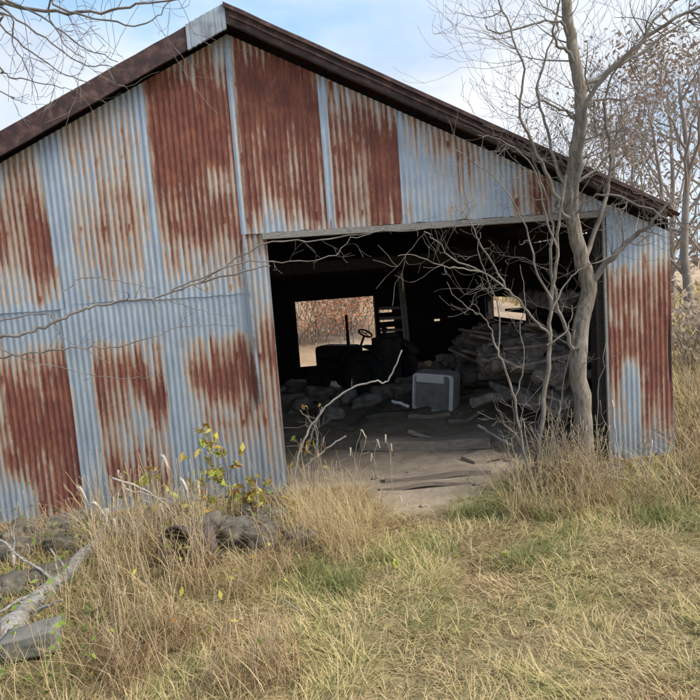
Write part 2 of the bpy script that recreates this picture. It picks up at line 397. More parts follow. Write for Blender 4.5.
sA = FL(50, 220)[0]; sB = FL(143, 200)[0]; sC = FL(238, 200)[0]; sD = FL(322, 150)[0]; sE = FL(396, 160)[0]; sG = FL(536, 190)[0]; sH = FL(552, 190)[0]
dL = FL(272, 300)[0]; HZ = FL(400, 224)[1]; dR = FL(604, 300)[0]
print('seams', [round(q, 2) for q in (sA, sB, sC, sD, sE, sG, sH, dL, HZ, dR)])
top = lambda s: roofz(s)-.02
w_ = sB-sA
lab = {0: 'upper wall sheet with rust along its right edge', 1: 'upper wall sheet, mostly pale grey zinc with faint brown streaks', 2: 'upper wall sheet with a big red brown rust patch'}
sheet('wall_sheet', SL_, sA-w_*1.97, 1.56, top, .012, 0, seed=21)
sheet('wall_sheet', sA-2*w_, sA-w_+.03, 1.55, top, .016, seed=22)
sheet('wall_sheet', sA-w_, sA+.03, 1.57, top, .012, .0, lab[0], seed=1)
sheet('wall_sheet', sA, sB+.03, 1.60, top, .016, .13, lab[1], seed=2)
sheet('wall_sheet', sB, sC+.03, 1.585, top, .012, .085, lab[2], seed=3)
sheet('wall_sheet', SL_, sA-w_*1.97, .03, 1.62, .0, 0, seed=31)
sheet('wall_sheet', sA-2*w_, sA-w_+.03, .0, 1.62, .004, seed=32)
sheet('wall_sheet', sA-w_, sA+.03, -.02, 1.63, .0, .0, 'lower wall sheet, blue grey with a solid rust block', seed=4)
sheet('wall_sheet', sA, sB+.03, .0, 1.64, .004, .15, 'lower wall sheet with two rust patches one above the other', seed=5)
sheet('wall_sheet', sB, sC+.03, .03, 1.65, .0, .14, 'lower wall sheet with a rust patch at chest height', seed=6)
sheet('wall_sheet', sC+.01, dL, .02, 2.02, -.003, .0, 'narrow rust streaked strip beside the doorway', seed=7)
sheet('gable_sheet', sC, sD+.03, HZ, top, .016, .05, 'gable sheet beside the ridge, almost wholly rusted', seed=8)
sheet('gable_sheet', sD, sE+.02, HZ, top, .012, .06, 'gable sheet with a dark rusted right edge', seed=9)
sheet('gable_sheet', sE, sG, HZ, top, .016, .06, 'gable sheet, pale blue grey with rust runs along the top', seed=10)
sheet('gable_sheet', sG-.02, sH, HZ, top, .011, .0, 'narrow brown gable sheet', seed=11)
sheet('gable_sheet', sH-.02, dR, HZ, top, .007, .0, 'small grey gable sheet by the eave', seed=12)
sheet('wall_sheet', dR, SR, -.02, top, .006, .0, 'rusted sheet right of the doorway with a blue foot', seed=13)
# a riveted patch of plain zinc over the right hand sheet
def B(o, mat, name, parent=barn, smooth=False, label=None):
    o = o; o.v = [tuple(BM @ Vector(p)) for p in o.v]
    r = o.build(name, mat, parent, smooth)
    if label: r['label'] = label
    return r
# header and jambs
q = MB(); q.beam((dL-.03, -.01, HZ-.025), (dR+.03, -.0, HZ-.03), .07, .045); B(q, M_GREYW, 'door_header')
q = MB(); q.beam((dL-.07, .085, 0), (dL-.07, .085, 2.0), .08, .10, Vector((0, 1, 0))); B(q, M_WOODD, 'door_post')
q = MB(); q.beam((dR-.03, .05, 0), (dR-.015, .05, 2.0), .10, .11, Vector((0, 1, 0))); B(q, M_WOODD, 'door_post')
q = MB(); q.beam((dR-.005, -.022, 0.0), (dR+.003, -.02, 1.97), .02, .022, Vector((0, 1, 0))); B(q, M_GREYW, 'door_trim', label='thin pale strip down the edge of the doorway')
q = MB(); q.beam((sC+.035, -.017, .75), (sC+.02, -.017, 2.0), .018, .03, Vector((0, 1, 0))); B(q, M_GALV, 'door_trim')
# roof, ribs running down the slope
OV = .15; BD = 5.7
def roofside(sgn, name):
    E_ = (SR-RS)+(.0 if sgn > 0 else .03); ny = int((BD+2*OV)/.026); nxr = 14
    V = []; 
    for j in range(nxr+1):
        d = E_*j/nxr
        for i in range(ny+1):
            y = -OV+(BD+2*OV)*i/ny; a = .009*cos(2*pi*y/.078)
            V.append((RS+sgn*d, y, RZ+.10-d*SLOPE+a))
    o = MB(); w = ny+1; nb = len(V)
    o.v = V+[(x, y, z-.006) for x, y, z in V]
    for j in range(nxr):
        for i in range(ny):
            a = j*w+i; o.f.append((a, a+1, a+w+1, a+w)); o.f.append((nb+a, nb+a+w, nb+a+w+1, nb+a+1))
    return B(o, M_ROOFU, name, smooth=True)
roofside(1, 'roof_sheeting'); roofside(-1, 'roof_sheeting')
# rake boards / flashings: left a tall plain band with a bare zinc end, right a ribbed flashing
def rk(sgn, d0, d1, zo, h, y, th, mat, name, label=None, smooth=False):
    q = MB(); a = Vector((RS+sgn*d0, y, RZ+zo-d0*SLOPE)); b_ = Vector((RS+sgn*d1, y, RZ+zo-d1*SLOPE)); N = 24
    pts = [a.lerp(b_, i/N)+Vector((0, 0.004*fract_noise(i*.8, sgn), 0.006*fract_noise(i*.6, sgn, 4))) for i in range(N+1)]
    for i, p in enumerate(pts):
        q.v += [(p.x, y, p.z), (p.x, y+th, p.z), (p.x, y+th, p.z-h), (p.x, y, p.z-h)]
        for k in range(4): q.v[-4+k] = (q.v[-4+k][0], q.v[-4+k][1]+(pts[i].y-y), q.v[-4+k][2])
    for i in range(N):
        for k in range(4): a_ = i*4+k; b2 = i*4+(k+1) % 4; q.f.append((a_, b2, b2+4, a_+4))
    q.f.append((0, 1, 2, 3)); q.f.append(tuple(4*N+k for k in (3, 2, 1, 0)))
    return B(q, mat, name, label=label)
rk(-1, .24, 3.36, .125, .155, -OV-.004, .02, M_RAKE, 'rake_board')
rk(-1, -.01, .27, .13, .17, -OV-.010, .02, M_GALV, 'ridge_flashing', 'bare grey flashing end at the ridge')
rk(1, .0, 3.23, .115, .11, -OV-.002, .02, M_RAKE, 'rake_board')
rk(1, .0, 3.24, .135, .03, -OV-.03, .09, M_RAKE, 'rake_cap')
rk(1, .04, 3.22, .075, .016, -OV-.018, .014, M_RAKE, 'rake_lip')
rk(1, .04, 3.22, .02, .014, -OV-.014, .010, M_WOODD, 'rake_lip')
q = MB(); q.beam((RS, -OV+.02, RZ+.108), (RS, BD+OV, RZ+.108), .12, .014); B(q, M_RAKE, 'ridge_cap')
# side and back walls
def wallquad(name, a, b_, z0, z1, th=.02, mat=M_INT):
    q = MB(); a = Vector(a); b_ = Vector(b_); d = (b_-a); up = Vector((0, 0, 1)); nrm = d.normalized().cross(up)*th
    return q
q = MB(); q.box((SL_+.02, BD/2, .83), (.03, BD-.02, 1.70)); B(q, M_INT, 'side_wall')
# right wall with a long low opening, framed
EZ = roofz(SR)
OY0, OY1, OZ0, OZ1 = 2.75, 4.75, .95, 1.24
q = MB()
q.box((SR-.02, OY0/2, EZ/2+.03), (.03, OY0, EZ+.1)); q.box((SR-.02, (OY1+BD)/2, EZ/2+.03), (.03, BD-OY1, EZ+.1))
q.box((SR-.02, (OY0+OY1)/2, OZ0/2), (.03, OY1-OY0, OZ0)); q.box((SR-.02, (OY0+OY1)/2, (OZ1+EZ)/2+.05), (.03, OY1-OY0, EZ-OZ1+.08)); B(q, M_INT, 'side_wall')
q = MB(); q.beam((SR-.07, 4.42, 0), (SR-.07, 4.42, EZ), .09, .09, Vector((0, 1, 0))); B(q, M_WOODD, 'wall_post')
# back wall: upright boards with slits, round the back opening
def BW(x, y):                                     # picture -> (s, z) on the back wall
    r = ray(x, y); o3 = BMI @ Vector((0, 0, CAM_H)); d3 = BMI.to_3x3() @ Vector(r); t = (BD-o3.y)/d3.y; p = o3+d3*t; return p.x, p.z
wx0, wz1 = BW(295, 301); wx1, _ = BW(373, 298); _, wz0 = BW(335, 364)
wz1 = (wz1+BW(373, 297)[1])/2
print('back opening', wx0, wx1, wz0, wz1)
slits = []
for x0, x1, y, h in ((376, 392, 311, 2), (376, 394, 319.5, 3), (377, 395, 330, 4), (403, 407, 308, 2), (434, 440, 320, 1.6)):
    s0, z0 = BW(x0, y-h/2); s1, z1 = BW(x1, y+h/2); slits.append((s0, s1, min(z0, z1), max(z0, z1)))
def backwall():
    """boards cut by rectangles: cells of a grid that are not holes"""
    holes = [(wx0, wx1, wz0, wz1)]+slits
    ss = sorted({SL_, SR, RS}|{h[0] for h in holes}|{h[1] for h in holes}); zs = sorted({0, 1.65}|{h[2] for h in holes}|{h[3] for h in holes})
    q = MB()
    for i in range(len(ss)-1):
        for j in range(len(zs)-1):
            cs, cz = (ss[i]+ss[i+1])/2, (zs[j]+zs[j+1])/2
            if any(h[0] < cs < h[1] and h[2] < cz < h[3] for h in holes): continue
            q.box((cs, BD, cz), (ss[i+1]-ss[i], .025, zs[j+1]-zs[j]))
    n0 = len(q.v); g = [(SL_, 1.65), (SR, 1.65), (SR, EZ), (RS, RZ), (SL_, EZ)]
    for yy in (BD-.0125, BD+.0125):
        for s, z in g: q.v.append((s, yy, z))
    q.f.append(tuple(n0+i for i in range(5))); q.f.append(tuple(n0+5+i for i in reversed(range(5))))
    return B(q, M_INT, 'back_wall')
backwall()
for a, b_ in (((wx0-.04, wz0), (wx0-.04, wz1+.05)), ((wx1+.04, wz0), (wx1+.04, wz1+.05))):
    q = MB(); q.beam((a[0], BD-.05, a[1]), (b_[0], BD-.05, b_[1]), .07, .07, Vector((0, 1, 0)))
    B(q, M_WOODD, 'opening_jamb')
# framing: rafters, purlins, posts
for y in (.12, 1.5, 2.9, 4.3, 5.5):
    for sg in (-1, 1):
        q = MB(); q.beam((RS+sg*.02, y, RZ-.02), (RS+sg*3.32, y, RZ-.02-3.32*SLOPE+.03), .05, .11); B(q, M_WOODD, 'rafter')
    q = MB(); q.beam((SL_+.08, y+.06, EZ-.05), (SR-.08, y+.06, EZ-.05), .05, .11)
    if y > 1: B(q, M_WOODD, 'tie_beam')
for sg in (-1, 1):
    for k in range(1, 5):
        d = k*.74; q = MB(); q.beam((RS+sg*d, -.12, RZ+.068-d*SLOPE), (RS+sg*d, BD+.1, RZ+.068-d*SLOPE), .07, .035); B(q, M_WOODD, 'purlin')
for s, y in ((SR-.07, 1.5), (SR-.07, 2.9), (SL_+.07, 1.5), (SL_+.07, 2.9), (SL_+.07, 4.3)):
    q = MB(); q.beam((s, y-.08, 0), (s, y-.08, EZ-.02), .09, .09, Vector((0, 1, 0))); B(q, M_WOODD, 'wall_post')
# pale post standing inside before the back wall
s0, z0 = BW(402, 300)
q = MB(); q.tube([(s0*.97, BD-.5, 0), (s0*.96, BD-.5, .7), (s0*.94, BD-.5, EZ-.1)], [.055, .05, .05], 8); B(q, M_GREYW, 'roof_post')
for i, zz in enumerate((1.15, .98, .78)):
    q = MB(); q.beam((wx1+.02, BD-.03, zz), (s0+.05, BD-.03, zz-.02), .03, .05); B(q, M_GREYW, 'wall_rail')

# ------------------------------------------------------------ plants in general
def attr_mesh(name, V, Fc, cv, mat, parent=None, loc=None, smooth=False):
    V = np.asarray(V, dtype=np.float64)
    if parent is not None:
        inv = np.array(MATS_OF[parent.name].inverted()); V = V @ inv[:3, :3].T + inv[:3, 3]
    elif loc is not None: V = V-np.array(loc)
    Fc = np.asarray(Fc, dtype=np.int32); nf = len(Fc); k = Fc.shape[1]
    me = bpy.data.meshes.new(name); me.vertices.add(len(V)); me.vertices.foreach_set('co', V.astype(np.float32).ravel())
    me.loops.add(nf*k); me.loops.foreach_set('vertex_index', Fc.ravel())
    me.polygons.add(nf); me.polygons.foreach_set('loop_start', np.arange(0, nf*k, k, dtype=np.int32))
    me.update(calc_edges=True)
    me.attributes.new('cv', 'FLOAT', 'POINT').data.foreach_set('value', np.asarray(cv, dtype=np.float32))
    if smooth: me.polygons.foreach_set('use_smooth', [True]*nf)
    me.materials.append(mat); me.validate()
    o = bpy.data.objects.new(name, me); COL.objects.link(o)
    if parent is not None: o.parent = parent; MATS_OF[o.name] = MATS_OF[parent.name]
    elif loc is not None: o.location = loc; MATS_OF[o.name] = Matrix.Translation(Vector(loc))
    return o
def blades(pos, az, el0, droop, length, width, cv, seg=4, kink=None):
    """numpy grass blades: arrays -> verts, faces, cv"""
    n = len(pos); V = np.zeros((n, (seg+1)*2, 3)); p = pos.copy(); el = el0.copy(); a = az.copy()
    for i in range(seg+1):
        side = np.stack([-np.sin(a), np.cos(a), np.zeros(n)], 1)
        w = (width*(1-.85*i/seg))[:, None]*.5
        V[:, 2*i] = p-side*w; V[:, 2*i+1] = p+side*w
        st = length/seg
        d = np.stack([np.cos(el)*np.cos(a), np.cos(el)*np.sin(a), np.sin(el)], 1)
        p = p+d*st[:, None]; p[:, 2] = np.maximum(p[:, 2], pos[:, 2]+.004)
        el = el-droop/seg; a = a+(kink/seg if kink is not None else 0)
    base = (np.arange(n)*(seg+1)*2)[:, None, None]
    q = np.array([[2*i, 2*i+1, 2*i+3, 2*i+2] for i in range(seg)])[None]
    return V.reshape(-1, 3), (base+q).reshape(-1, 4), np.repeat(cv, (seg+1)*2)
def leaves(centres, size, rg, cvf, up=.3):
    V = []; Fc = []; cv = []
    for c in centres:
        c = Vector(c); nrm = Vector((rg.gauss(0, 1), rg.gauss(0, 1), rg.gauss(0, 1)+up)).normalized(); u = nrm.orthogonal().normalized(); u.rotate(Matrix.Rotation(rg.uniform(0, 6.28), 3, nrm)); w = nrm.cross(u)
        s = size*rg.uniform(.6, 1.35); n = len(V)
        V += [c-u*s, c+w*s*.45+nrm*s*.12, c+u*s, c-w*s*.45+nrm*s*.12]; Fc.append((n, n+1, n+2, n+3)); cv += [cvf(rg)]*4
    return [tuple(v) for v in V], Fc, cv
def wiggle(pts, rg, amp, sub=4):
    """resample a polyline (Catmull-Rom) with small wobble"""
    pts = [Vector(p) for p in pts]; out = []
    Pp = [pts[0]*2-pts[1]]+pts+[pts[-1]*2-pts[-2]]
    for i in range(1, len(Pp)-2):
        for k in range(sub):
            t = k/sub; a, b_, c, d = Pp[i-1], Pp[i], Pp[i+1], Pp[i+2]
            q = .5*((2*b_)+(c-a)*t+(2*a-5*b_+4*c-d)*t*t+(3*b_-a-3*c+d)*t**3)
            if out: q = q+Vector([rg.gauss(0, amp) for _ in range(3)])
            out.append(q)
    out.append(pts[-1]); return out
def grow(mb, p, d, length, r, depth, rg, up=.15, spread=.6, nch=3, n=5, tips=None, gnarl=.18):
    """a branch that bends and forks into smaller ones"""
    p = Vector(p); d = Vector(d).normalized(); seg = 5 if depth > 0 else 4; pts = [p.copy()]; dirs = [d.copy()]
    for i in range(seg):
        d = (d+Vector((rg.gauss(0, gnarl), rg.gauss(0, gnarl), rg.gauss(0, gnarl)+up*.25))).normalized(); p = p+d*(length/seg); pts.append(p.copy()); dirs.append(d.copy())
    rad = [max(r*(1-.62*i/seg), .0012) for i in range(seg+1)]
    mb.tube(pts, rad, n if r > .006 else 3, cap=False)
    if tips is not None and depth <= 1: tips += pts[2:]
    if depth > 0:
        for k in range(nch+(1 if rg.random() < .4 else 0)):
            i = rg.randint(1, seg) if k else seg; t = dirs[i]; o = t.orthogonal(); o.rotate(Matrix.Rotation(rg.uniform(0, 6.28), 3, t))
            nd = (t+o*rg.uniform(.4, 1.1)*spread*1.3+Vector((0, 0, up*.5))).normalized()
            grow(mb, pts[i], nd, length*rg.uniform(.5, .82), rad[i]*rg.uniform(.55, .8), depth-1, rg, up, spread, nch, n, tips, gnarl)
def twigs_along(mb, pts, r0, rg, count, ln, depth=1, up=.2, frm=.2, spread=.7):
    for _ in range(count):
        i = int(rg.uniform(frm, .98)*(len(pts)-1)); t = (pts[min(i+1, len(pts)-1)]-pts[i-1]).normalized() if i else (pts[1]-pts[0]).normalized()
        o = t.orthogonal(); o.rotate(Matrix.Rotation(rg.uniform(0, 6.28), 3, t))
        grow(mb, pts[i], t*.5+o, ln*rg.uniform(.5, 1.2), r0*rg.uniform(.5, 1), depth, rg, up, spread, 2, 4)

# ------------------------------------------------------------ the tree right of the doorway
def pxline(L_, d0, d1=None, z=None):
    d1 = d0 if d1 is None else d1; n = len(L_)-1
    return [P(x, y, d0+(d1-d0)*i/max(1, n)) for i, (x, y) in enumerate(L_)]
rg = random.Random(5)
base = Gd(586, 470); base.z = gz(base.x, base.y); TD = 4.72
tr = empty('bare_tree', (P(586, 470, TD).x, TD, 0))
tag(tr, 'bare grey tree with the thickest trunk, rising before the right end of the barn', 'tree')
mb = MB(); tl = pxline([(588, 482), (586, 462), (584, 430), (581, 395), (578, 360), (582, 320), (588, 292), (583, 262), (574, 228), (570, 195), (576, 150), (581, 108), (577, 70), (571, 35), (566, 0), (560, -60), (548, -130)], TD)
tl[0].z = -.05
tl = wiggle(tl, rg, .004, 4); N_ = len(tl)
rad = [(.075-.045*(i/N_)**.9)*(1+.09*fract_noise(i*.5, 3)) for i in range(N_)]; rad[0] *= 1.35; rad[1] *= 1.2; rad[2] *= 1.08
mb.tube(tl, rad, 14); mb.build('trunk', M_BARK, tr, True)
mb = MB()
BR = [  # (picture polyline, depth0, depth1, r0, r1, twigs, twig length)
 ([(574, 228), (578, 180), (583, 130), (590, 95), (620, 60), (655, 30), (700, 5), (740, -15)], 4.72, 4.4, .026, .008, 14, .42),
 ([(580, 92), (610, 70), (640, 45), (660, 15), (690, -10)], 4.7, 5.1, .022, .007, 12, .40),
 ([(578, 85), (600, 78), (640, 52), (680, 25), (720, 10)], 4.72, 4.9, .018, .006, 10, .35),
 ([(588, 292), (600, 270), (622, 248), (640, 232), (652, 222), (668, 200)], 4.72, 4.5, .030, .008, 8, .3),
 ([(583, 262), (596, 230), (608, 190), (612, 150), (604, 110), (612, 75), (630, 60)], 4.72, 4.9, .022, .005, 12, .35),
 ([(574, 225), (556, 200), (545, 170), (530, 140), (520, 110), (523, 70), (510, 30), (495, -10)], 4.7, 4.3, .018, .004, 14, .38),
 ([(570, 195), (556, 165), (548, 130), (538, 100), (545, 60), (556, 30), (558, 5)], 4.7, 4.95, .015, .004, 10, .35),
 ([(577, 70), (567, 52), (556, 45), (553, 25), (560, 0)], 4.72, 4.6, .016, .005, 5, .25),
 ([(575, 118), (560, 108), (540, 102), (525, 108), (515, 95)], 4.72, 4.5, .012, .003, 6, .25),
 ([(581, 108), (600, 100), (625, 98), (650, 88), (668, 55)], 4.72, 5.0, .012, .003, 8, .3),
 ([(572, 45), (560, 22), (530, 25), (495, 32), (485, 25)], 4.72, 4.6, .012, .003, 7, .3),
 ([(582, 320), (574, 350), (566, 330), (556, 300), (550, 260), (553, 225), (540, 180), (530, 150)], 4.68, 4.55, .022, .004, 10, .3),
 ([(578, 182), (600, 165), (615, 140), (620, 110), (622, 80)], 4.7, 4.85, .012, .003, 8, .3),
 ([(574, 215), (590, 200), (620, 196), (660, 215), (690, 230)], 4.68, 4.4, .010, .003, 6, .25),
]
for pl, d0, d1, r0, r1, nt_, tl_ in BR:
    pts = wiggle(pxline(pl, d0, d1), rg, .008, 4); n_ = len(pts)
    mb.tube(pts, [r0+(r1-r0)*(i/n_)**.8 for i in range(n_)], 7, cap=False); twigs_along(mb, pts, r1*.8+.001, rg, int(nt_*1.5), tl_, 2, .35, .15)
twigs_along(mb, tl, .007, rg, 26, .45, 2, .3, .5)
mb.build('branches', M_TWIG, tr, True)

def hero(name, label, cat, group, brs, mat, d, r_trunk, seed, barkmat=None, up=.3):
    """a small tree or shrub from drawn stems; first stem is the trunk"""
    rg = random.Random(seed); p0 = P(*brs[0][0][0], brs[0][1]); e = empty(name, (p0.x, p0.y, max(0, min(.2, p0.z)))); tag(e, label, cat, group)
    for i, (pl, d0, d1, r0, r1, nt_, tl_) in enumerate(brs):
        if i == 0 or i == 1: mb = MB()
        pts = wiggle(pxline(pl, d0, d1), rg, .005, 4); n_ = len(pts)
        mb.tube(pts, [r0+(r1-r0)*(k/n_)**.8 for k in range(n_)], 7 if r0 > .006 else 5, cap=False)
        if i > 0 or len(brs) == 1: twigs_along(mb, pts, max(.0012, r1*.8), rg, nt_, tl_, 1, up, .2)
        if i == 0: mb.build('trunk', barkmat or mat, e, True)
    if len(brs) > 1: mb.build('branches', mat, e, True)
    return e
hero('sapling', 'slim pale sapling directly left of the thick bare trunk', 'sapling', None, [
 ([(541, 505), (537, 470), (541, 430), (545, 390), (549, 345), (552, 300), (557, 255), (560, 215), (566, 175)], 4.5, 4.55, .024, .009, 0, 0),
 ([(549, 335), (535, 320), (520, 303), (505, 287), (482, 272), (452, 258), (432, 236), (424, 231)], 4.5, 4.2, .011, .003, 12, .28),
 ([(505, 287), (492, 262), (478, 240), (470, 222), (455, 205)], 4.3, 4.3, .007, .002, 8, .22),
 ([(482, 272), (458, 268), (440, 265), (415, 255), (398, 256)], 4.25, 4.1, .006, .002, 7, .2),
 ([(552, 300), (536, 270), (530, 240), (520, 215), (505, 190), (480, 165), (455, 150)], 4.5, 4.3, .009, .002, 12, .26),
 ([(552, 310), (565, 285), (580, 270), (600, 262), (625, 250)], 4.5, 4.6, .008, .003, 6, .2),
 ([(547, 345), (562, 335), (570, 322), (572, 305)], 4.5, 4.5, .008, .003, 4, .15),
 ([(558, 250), (545, 215), (540, 185), (528, 160), (500, 140), (478, 135)], 4.5, 4.3, .008, .002, 10, .25),
 ([(537, 480), (520, 440), (505, 425), (500, 410)], 4.5, 4.4, .006, .002, 4, .15)], M_TWIG, 4.5, .02, 8, M_BARK)
hero('sapling', 'thin forked sapling before the rubble heap, nearest the doorway middle', 'sapling', None, [
 ([(536, 512), (531, 480), (522, 440), (514, 400), (506, 372), (498, 350), (492, 335)], 4.35, 4.4, .013, .006, 0, 0),
 ([(492, 335), (484, 318), (468, 308), (455, 297), (447, 282)], 4.4, 4.3, .006, .002, 6, .18),
 ([(498, 350), (500, 325), (496, 300), (486, 275), (478, 250), (480, 232)], 4.4, 4.45, .006, .002, 8, .2),
 ([(514, 400), (522, 375), (524, 350), (520, 330), (526, 300), (520, 265)], 4.4, 4.35, .006, .002, 7, .2),
 ([(522, 440), (520, 425), (525, 405), (545, 380)], 4.38, 4.3, .005, .002, 5, .16),
 ([(533, 500), (548, 470), (552, 450), (548, 410)], 4.35, 4.35, .006, .002, 4, .16)], M_TWIG, 4.4, .013, 9)
# tangle of thin suckers at the tree foot
for i, (x, y, tx, ty, r) in enumerate([(545, 510, 560, 400, .005), (525, 508, 500, 430, .004), (552, 505, 575, 330, .006), (530, 505, 540, 395, .004), (560, 495, 548, 420, .004), (515, 505, 528, 440, .003), (537, 512, 520, 450, .0035), (600, 480, 608, 330, .006), (612, 482, 600, 400, .005), (540, 515, 548, 370, .004), (522, 500, 512, 400, .004), (560, 505, 556, 420, .003), (548, 512, 536, 430, .003), (528, 515, 545, 440, .003), (570, 500, 562, 430, .003), (512, 498, 520, 420, .003), (536, 500, 552, 390, .004), (630, 485, 636, 420, .003), (645, 490, 640, 430, .003), (556, 500, 570, 400, .004)]):
    rgk = random.Random(60+i); d = 4.45+.1*rgk.random() if x < 590 else 4.75; mb = MB()
    pts = wiggle([P(x, y, d), P((x+tx)/2+rgk.uniform(-8, 8), (y+ty)/2, d), P(tx, ty, d)], rgk, .008, 6); pts[0].z = 0
    mb.tube(pts, [r*(1-.6*k/len(pts)) for k in range(len(pts))], 5); twigs_along(mb, pts, r*.4, rgk, 5, .16, 1, .3)
    o = mb.build('sucker_shoot', M_TWIG, None, True, pts[0]); tag(o, 'thin bare shoot springing up among others at the foot of the saplings' if x < 590 else 'thin bare shoot beside the right door post', 'shoot', 'thin bare shoots by the trees')

# whips in the doorway
def stick(pl, d0, d1, r0, r1, mat, name, label, cat, seed, tw=0, tl_=.1, group=None, ground=True, n=7):
    rgk = random.Random(seed); pts = wiggle(pxline(pl, d0, d1), rgk, .004, 5); mb = MB()
    mb.tube(pts, [r0+(r1-r0)*k/len(pts) for k in range(len(pts))], n); 
    if tw: twigs_along(mb, pts, r1*.7, rgk, tw, tl_, 1, .2)
    o = mb.build(name, mat, None, True, pts[0]); tag(o, label, cat, group); return o
stick([(262, 527), (272, 505), (290, 483), (310, 462), (330, 446), (346, 436)], 4.3, 4.55, .009, .006, M_TWIG, 'stick', 'straight pale stick slanting up across the left foot of the doorway', 'stick', 1, 2, .08)
stick([(300, 520), (296, 480), (300, 450), (312, 425), (330, 403), (352, 388), (375, 381), (385, 383), (393, 372), (402, 350)], 4.5, 4.6, .009, .005, M_TWIGP, 'bent_branch', 'long S curved pale branch arching over the dark doorway', 'branch', 2, 1, .05)
stick([(303, 458), (310, 440), (318, 418), (322, 407)], 4.6, 4.6, .008, .005, M_TWIG, 'twig', 'short upright twig in the left corner of the doorway', 'twig', 3, 1, .05)
stick([(309, 495), (313, 460), (316, 430), (300, 410)], 4.5, 4.6, .006, .003, M_TWIG, 'twig', 'thin forked twig beside the left door post', 'twig', 4, 4, .12)
# ------------------------------------------------------------ the tree off to the left whose branches cross the wall and sky
rg = random.Random(11)
lt = empty('overhanging_tree', (-3.35, 3.7, 0)); tag(lt, 'tree off to the left whose bare boughs overhang wall and sky', 'tree')
mb = MB(); tk = wiggle([(-3.35, 3.7, -.05), (-3.3, 3.7, .8), (-3.2, 3.65, 1.6), (-3.15, 3.6, 2.6), (-2.9, 3.5, 3.6), (-2.7, 3.4, 4.6)], rg, .01, 4)
mb.tube(tk, [.10-.06*i/len(tk) for i in range(len(tk))], 12); mb.build('trunk', M_BARK, lt, True)
mb = MB()
def bough(pre, pl, d0, d1, r0, r1, nt_, tl_, up=.0):
    pts = [Vector(pre)]+pxline(pl, d0, d1) if pre else pxline(pl, d0, d1); pts = wiggle(pts, rg, .006, 5); n_ = len(pts)
    mb.tube(pts, [r0+(r1-r0)*(k/n_)**.7 for k in range(n_)], 6, cap=False); twigs_along(mb, pts, max(.0013, r1*.8), rg, nt_, tl_, 1, up, .35, .5)
T1 = (-2.95, 3.36, 3.4); T0 = (-3.2, 3.65, 1.5)
for a in [(T1, [(-20, -20), (0, 2), (55, 12), (110, 10), (150, 3), (195, -4)], 3.4, 3.3, .016, .003, 12, .35),
          (T1, [(-20, 0), (0, 8), (45, 38), (80, 62), (115, 68)], 3.4, 3.5, .010, .002, 10, .25),
          (T1, [(-20, 10), (0, 24), (30, 52), (62, 72), (90, 84)], 3.5, 3.6, .009, .002, 10, .22),
          (T1, [(-20, -10), (5, 0), (50, 22), (80, 45), (118, 62)], 3.3, 3.4, .009, .002, 10, .28),
          (T1, [(10, -20), (60, 8), (100, 20), (140, 25), (165, 8), (180, -8)], 3.3, 3.4, .009, .002, 8, .22),
          (T1, [(-20, 60), (0, 72), (25, 80), (55, 86), (78, 90)], 3.5, 3.6, .007, .0015, 5, .15),
          (T1, [(-10, 10), (12, 40), (28, 70), (38, 100)], 3.4, 3.5, .006, .0015, 4, .12),
          (T1, [(-10, 85), (10, 98), (28, 104)], 3.5, 3.6, .005, .0015, 2, .1),
          (T1, [(20, -15), (48, 15), (62, 40), (85, 58)], 3.2, 3.4, .007, .002, 8, .25)]: bough(*a)
for a in [(T0, [(-40, 334), (0, 337), (28, 333), (55, 322), (80, 310), (110, 303), (150, 299), (175, 290), (210, 280), (250, 270), (270, 266)], 3.9, 4.45, .014, .005, 9, .22),
          (T0, [(-30, 325), (0, 320), (25, 315), (48, 314), (56, 322), (60, 334), (70, 342), (90, 352), (110, 364)], 3.9, 4.2, .007, .002, 4, .12),
          (T0, [(-30, 350), (0, 357), (35, 352), (70, 348), (110, 347), (150, 338), (175, 328), (200, 324), (238, 326)], 4.0, 4.4, .009, .002, 5, .14),
          (T0, [(-20, 345), (20, 358), (55, 366), (90, 374), (130, 379), (165, 374)], 4.0, 4.35, .006, .0015, 3, .1),
          (None, [(150, 299), (170, 300), (195, 308), (220, 315), (235, 316)], 4.2, 4.4, .004, .0015, 2, .08),
          (None, [(160, 296), (200, 278), (250, 262), (300, 262), (335, 255), (352, 238), (375, 232)], 4.2, 4.6, .007, .002, 7, .14),
          (None, [(200, 283), (260, 246), (320, 240), (370, 233), (440, 228), (490, 220), (540, 213)], 4.3, 4.62, .006, .003, 8, .16),
          (None, [(62, 292), (80, 280), (100, 277), (130, 283), (160, 289)], 4.1, 4.3, .004, .0015, 1, .06)]: bough(*a)
mb.build('branches', M_TWIGM, lt, True)

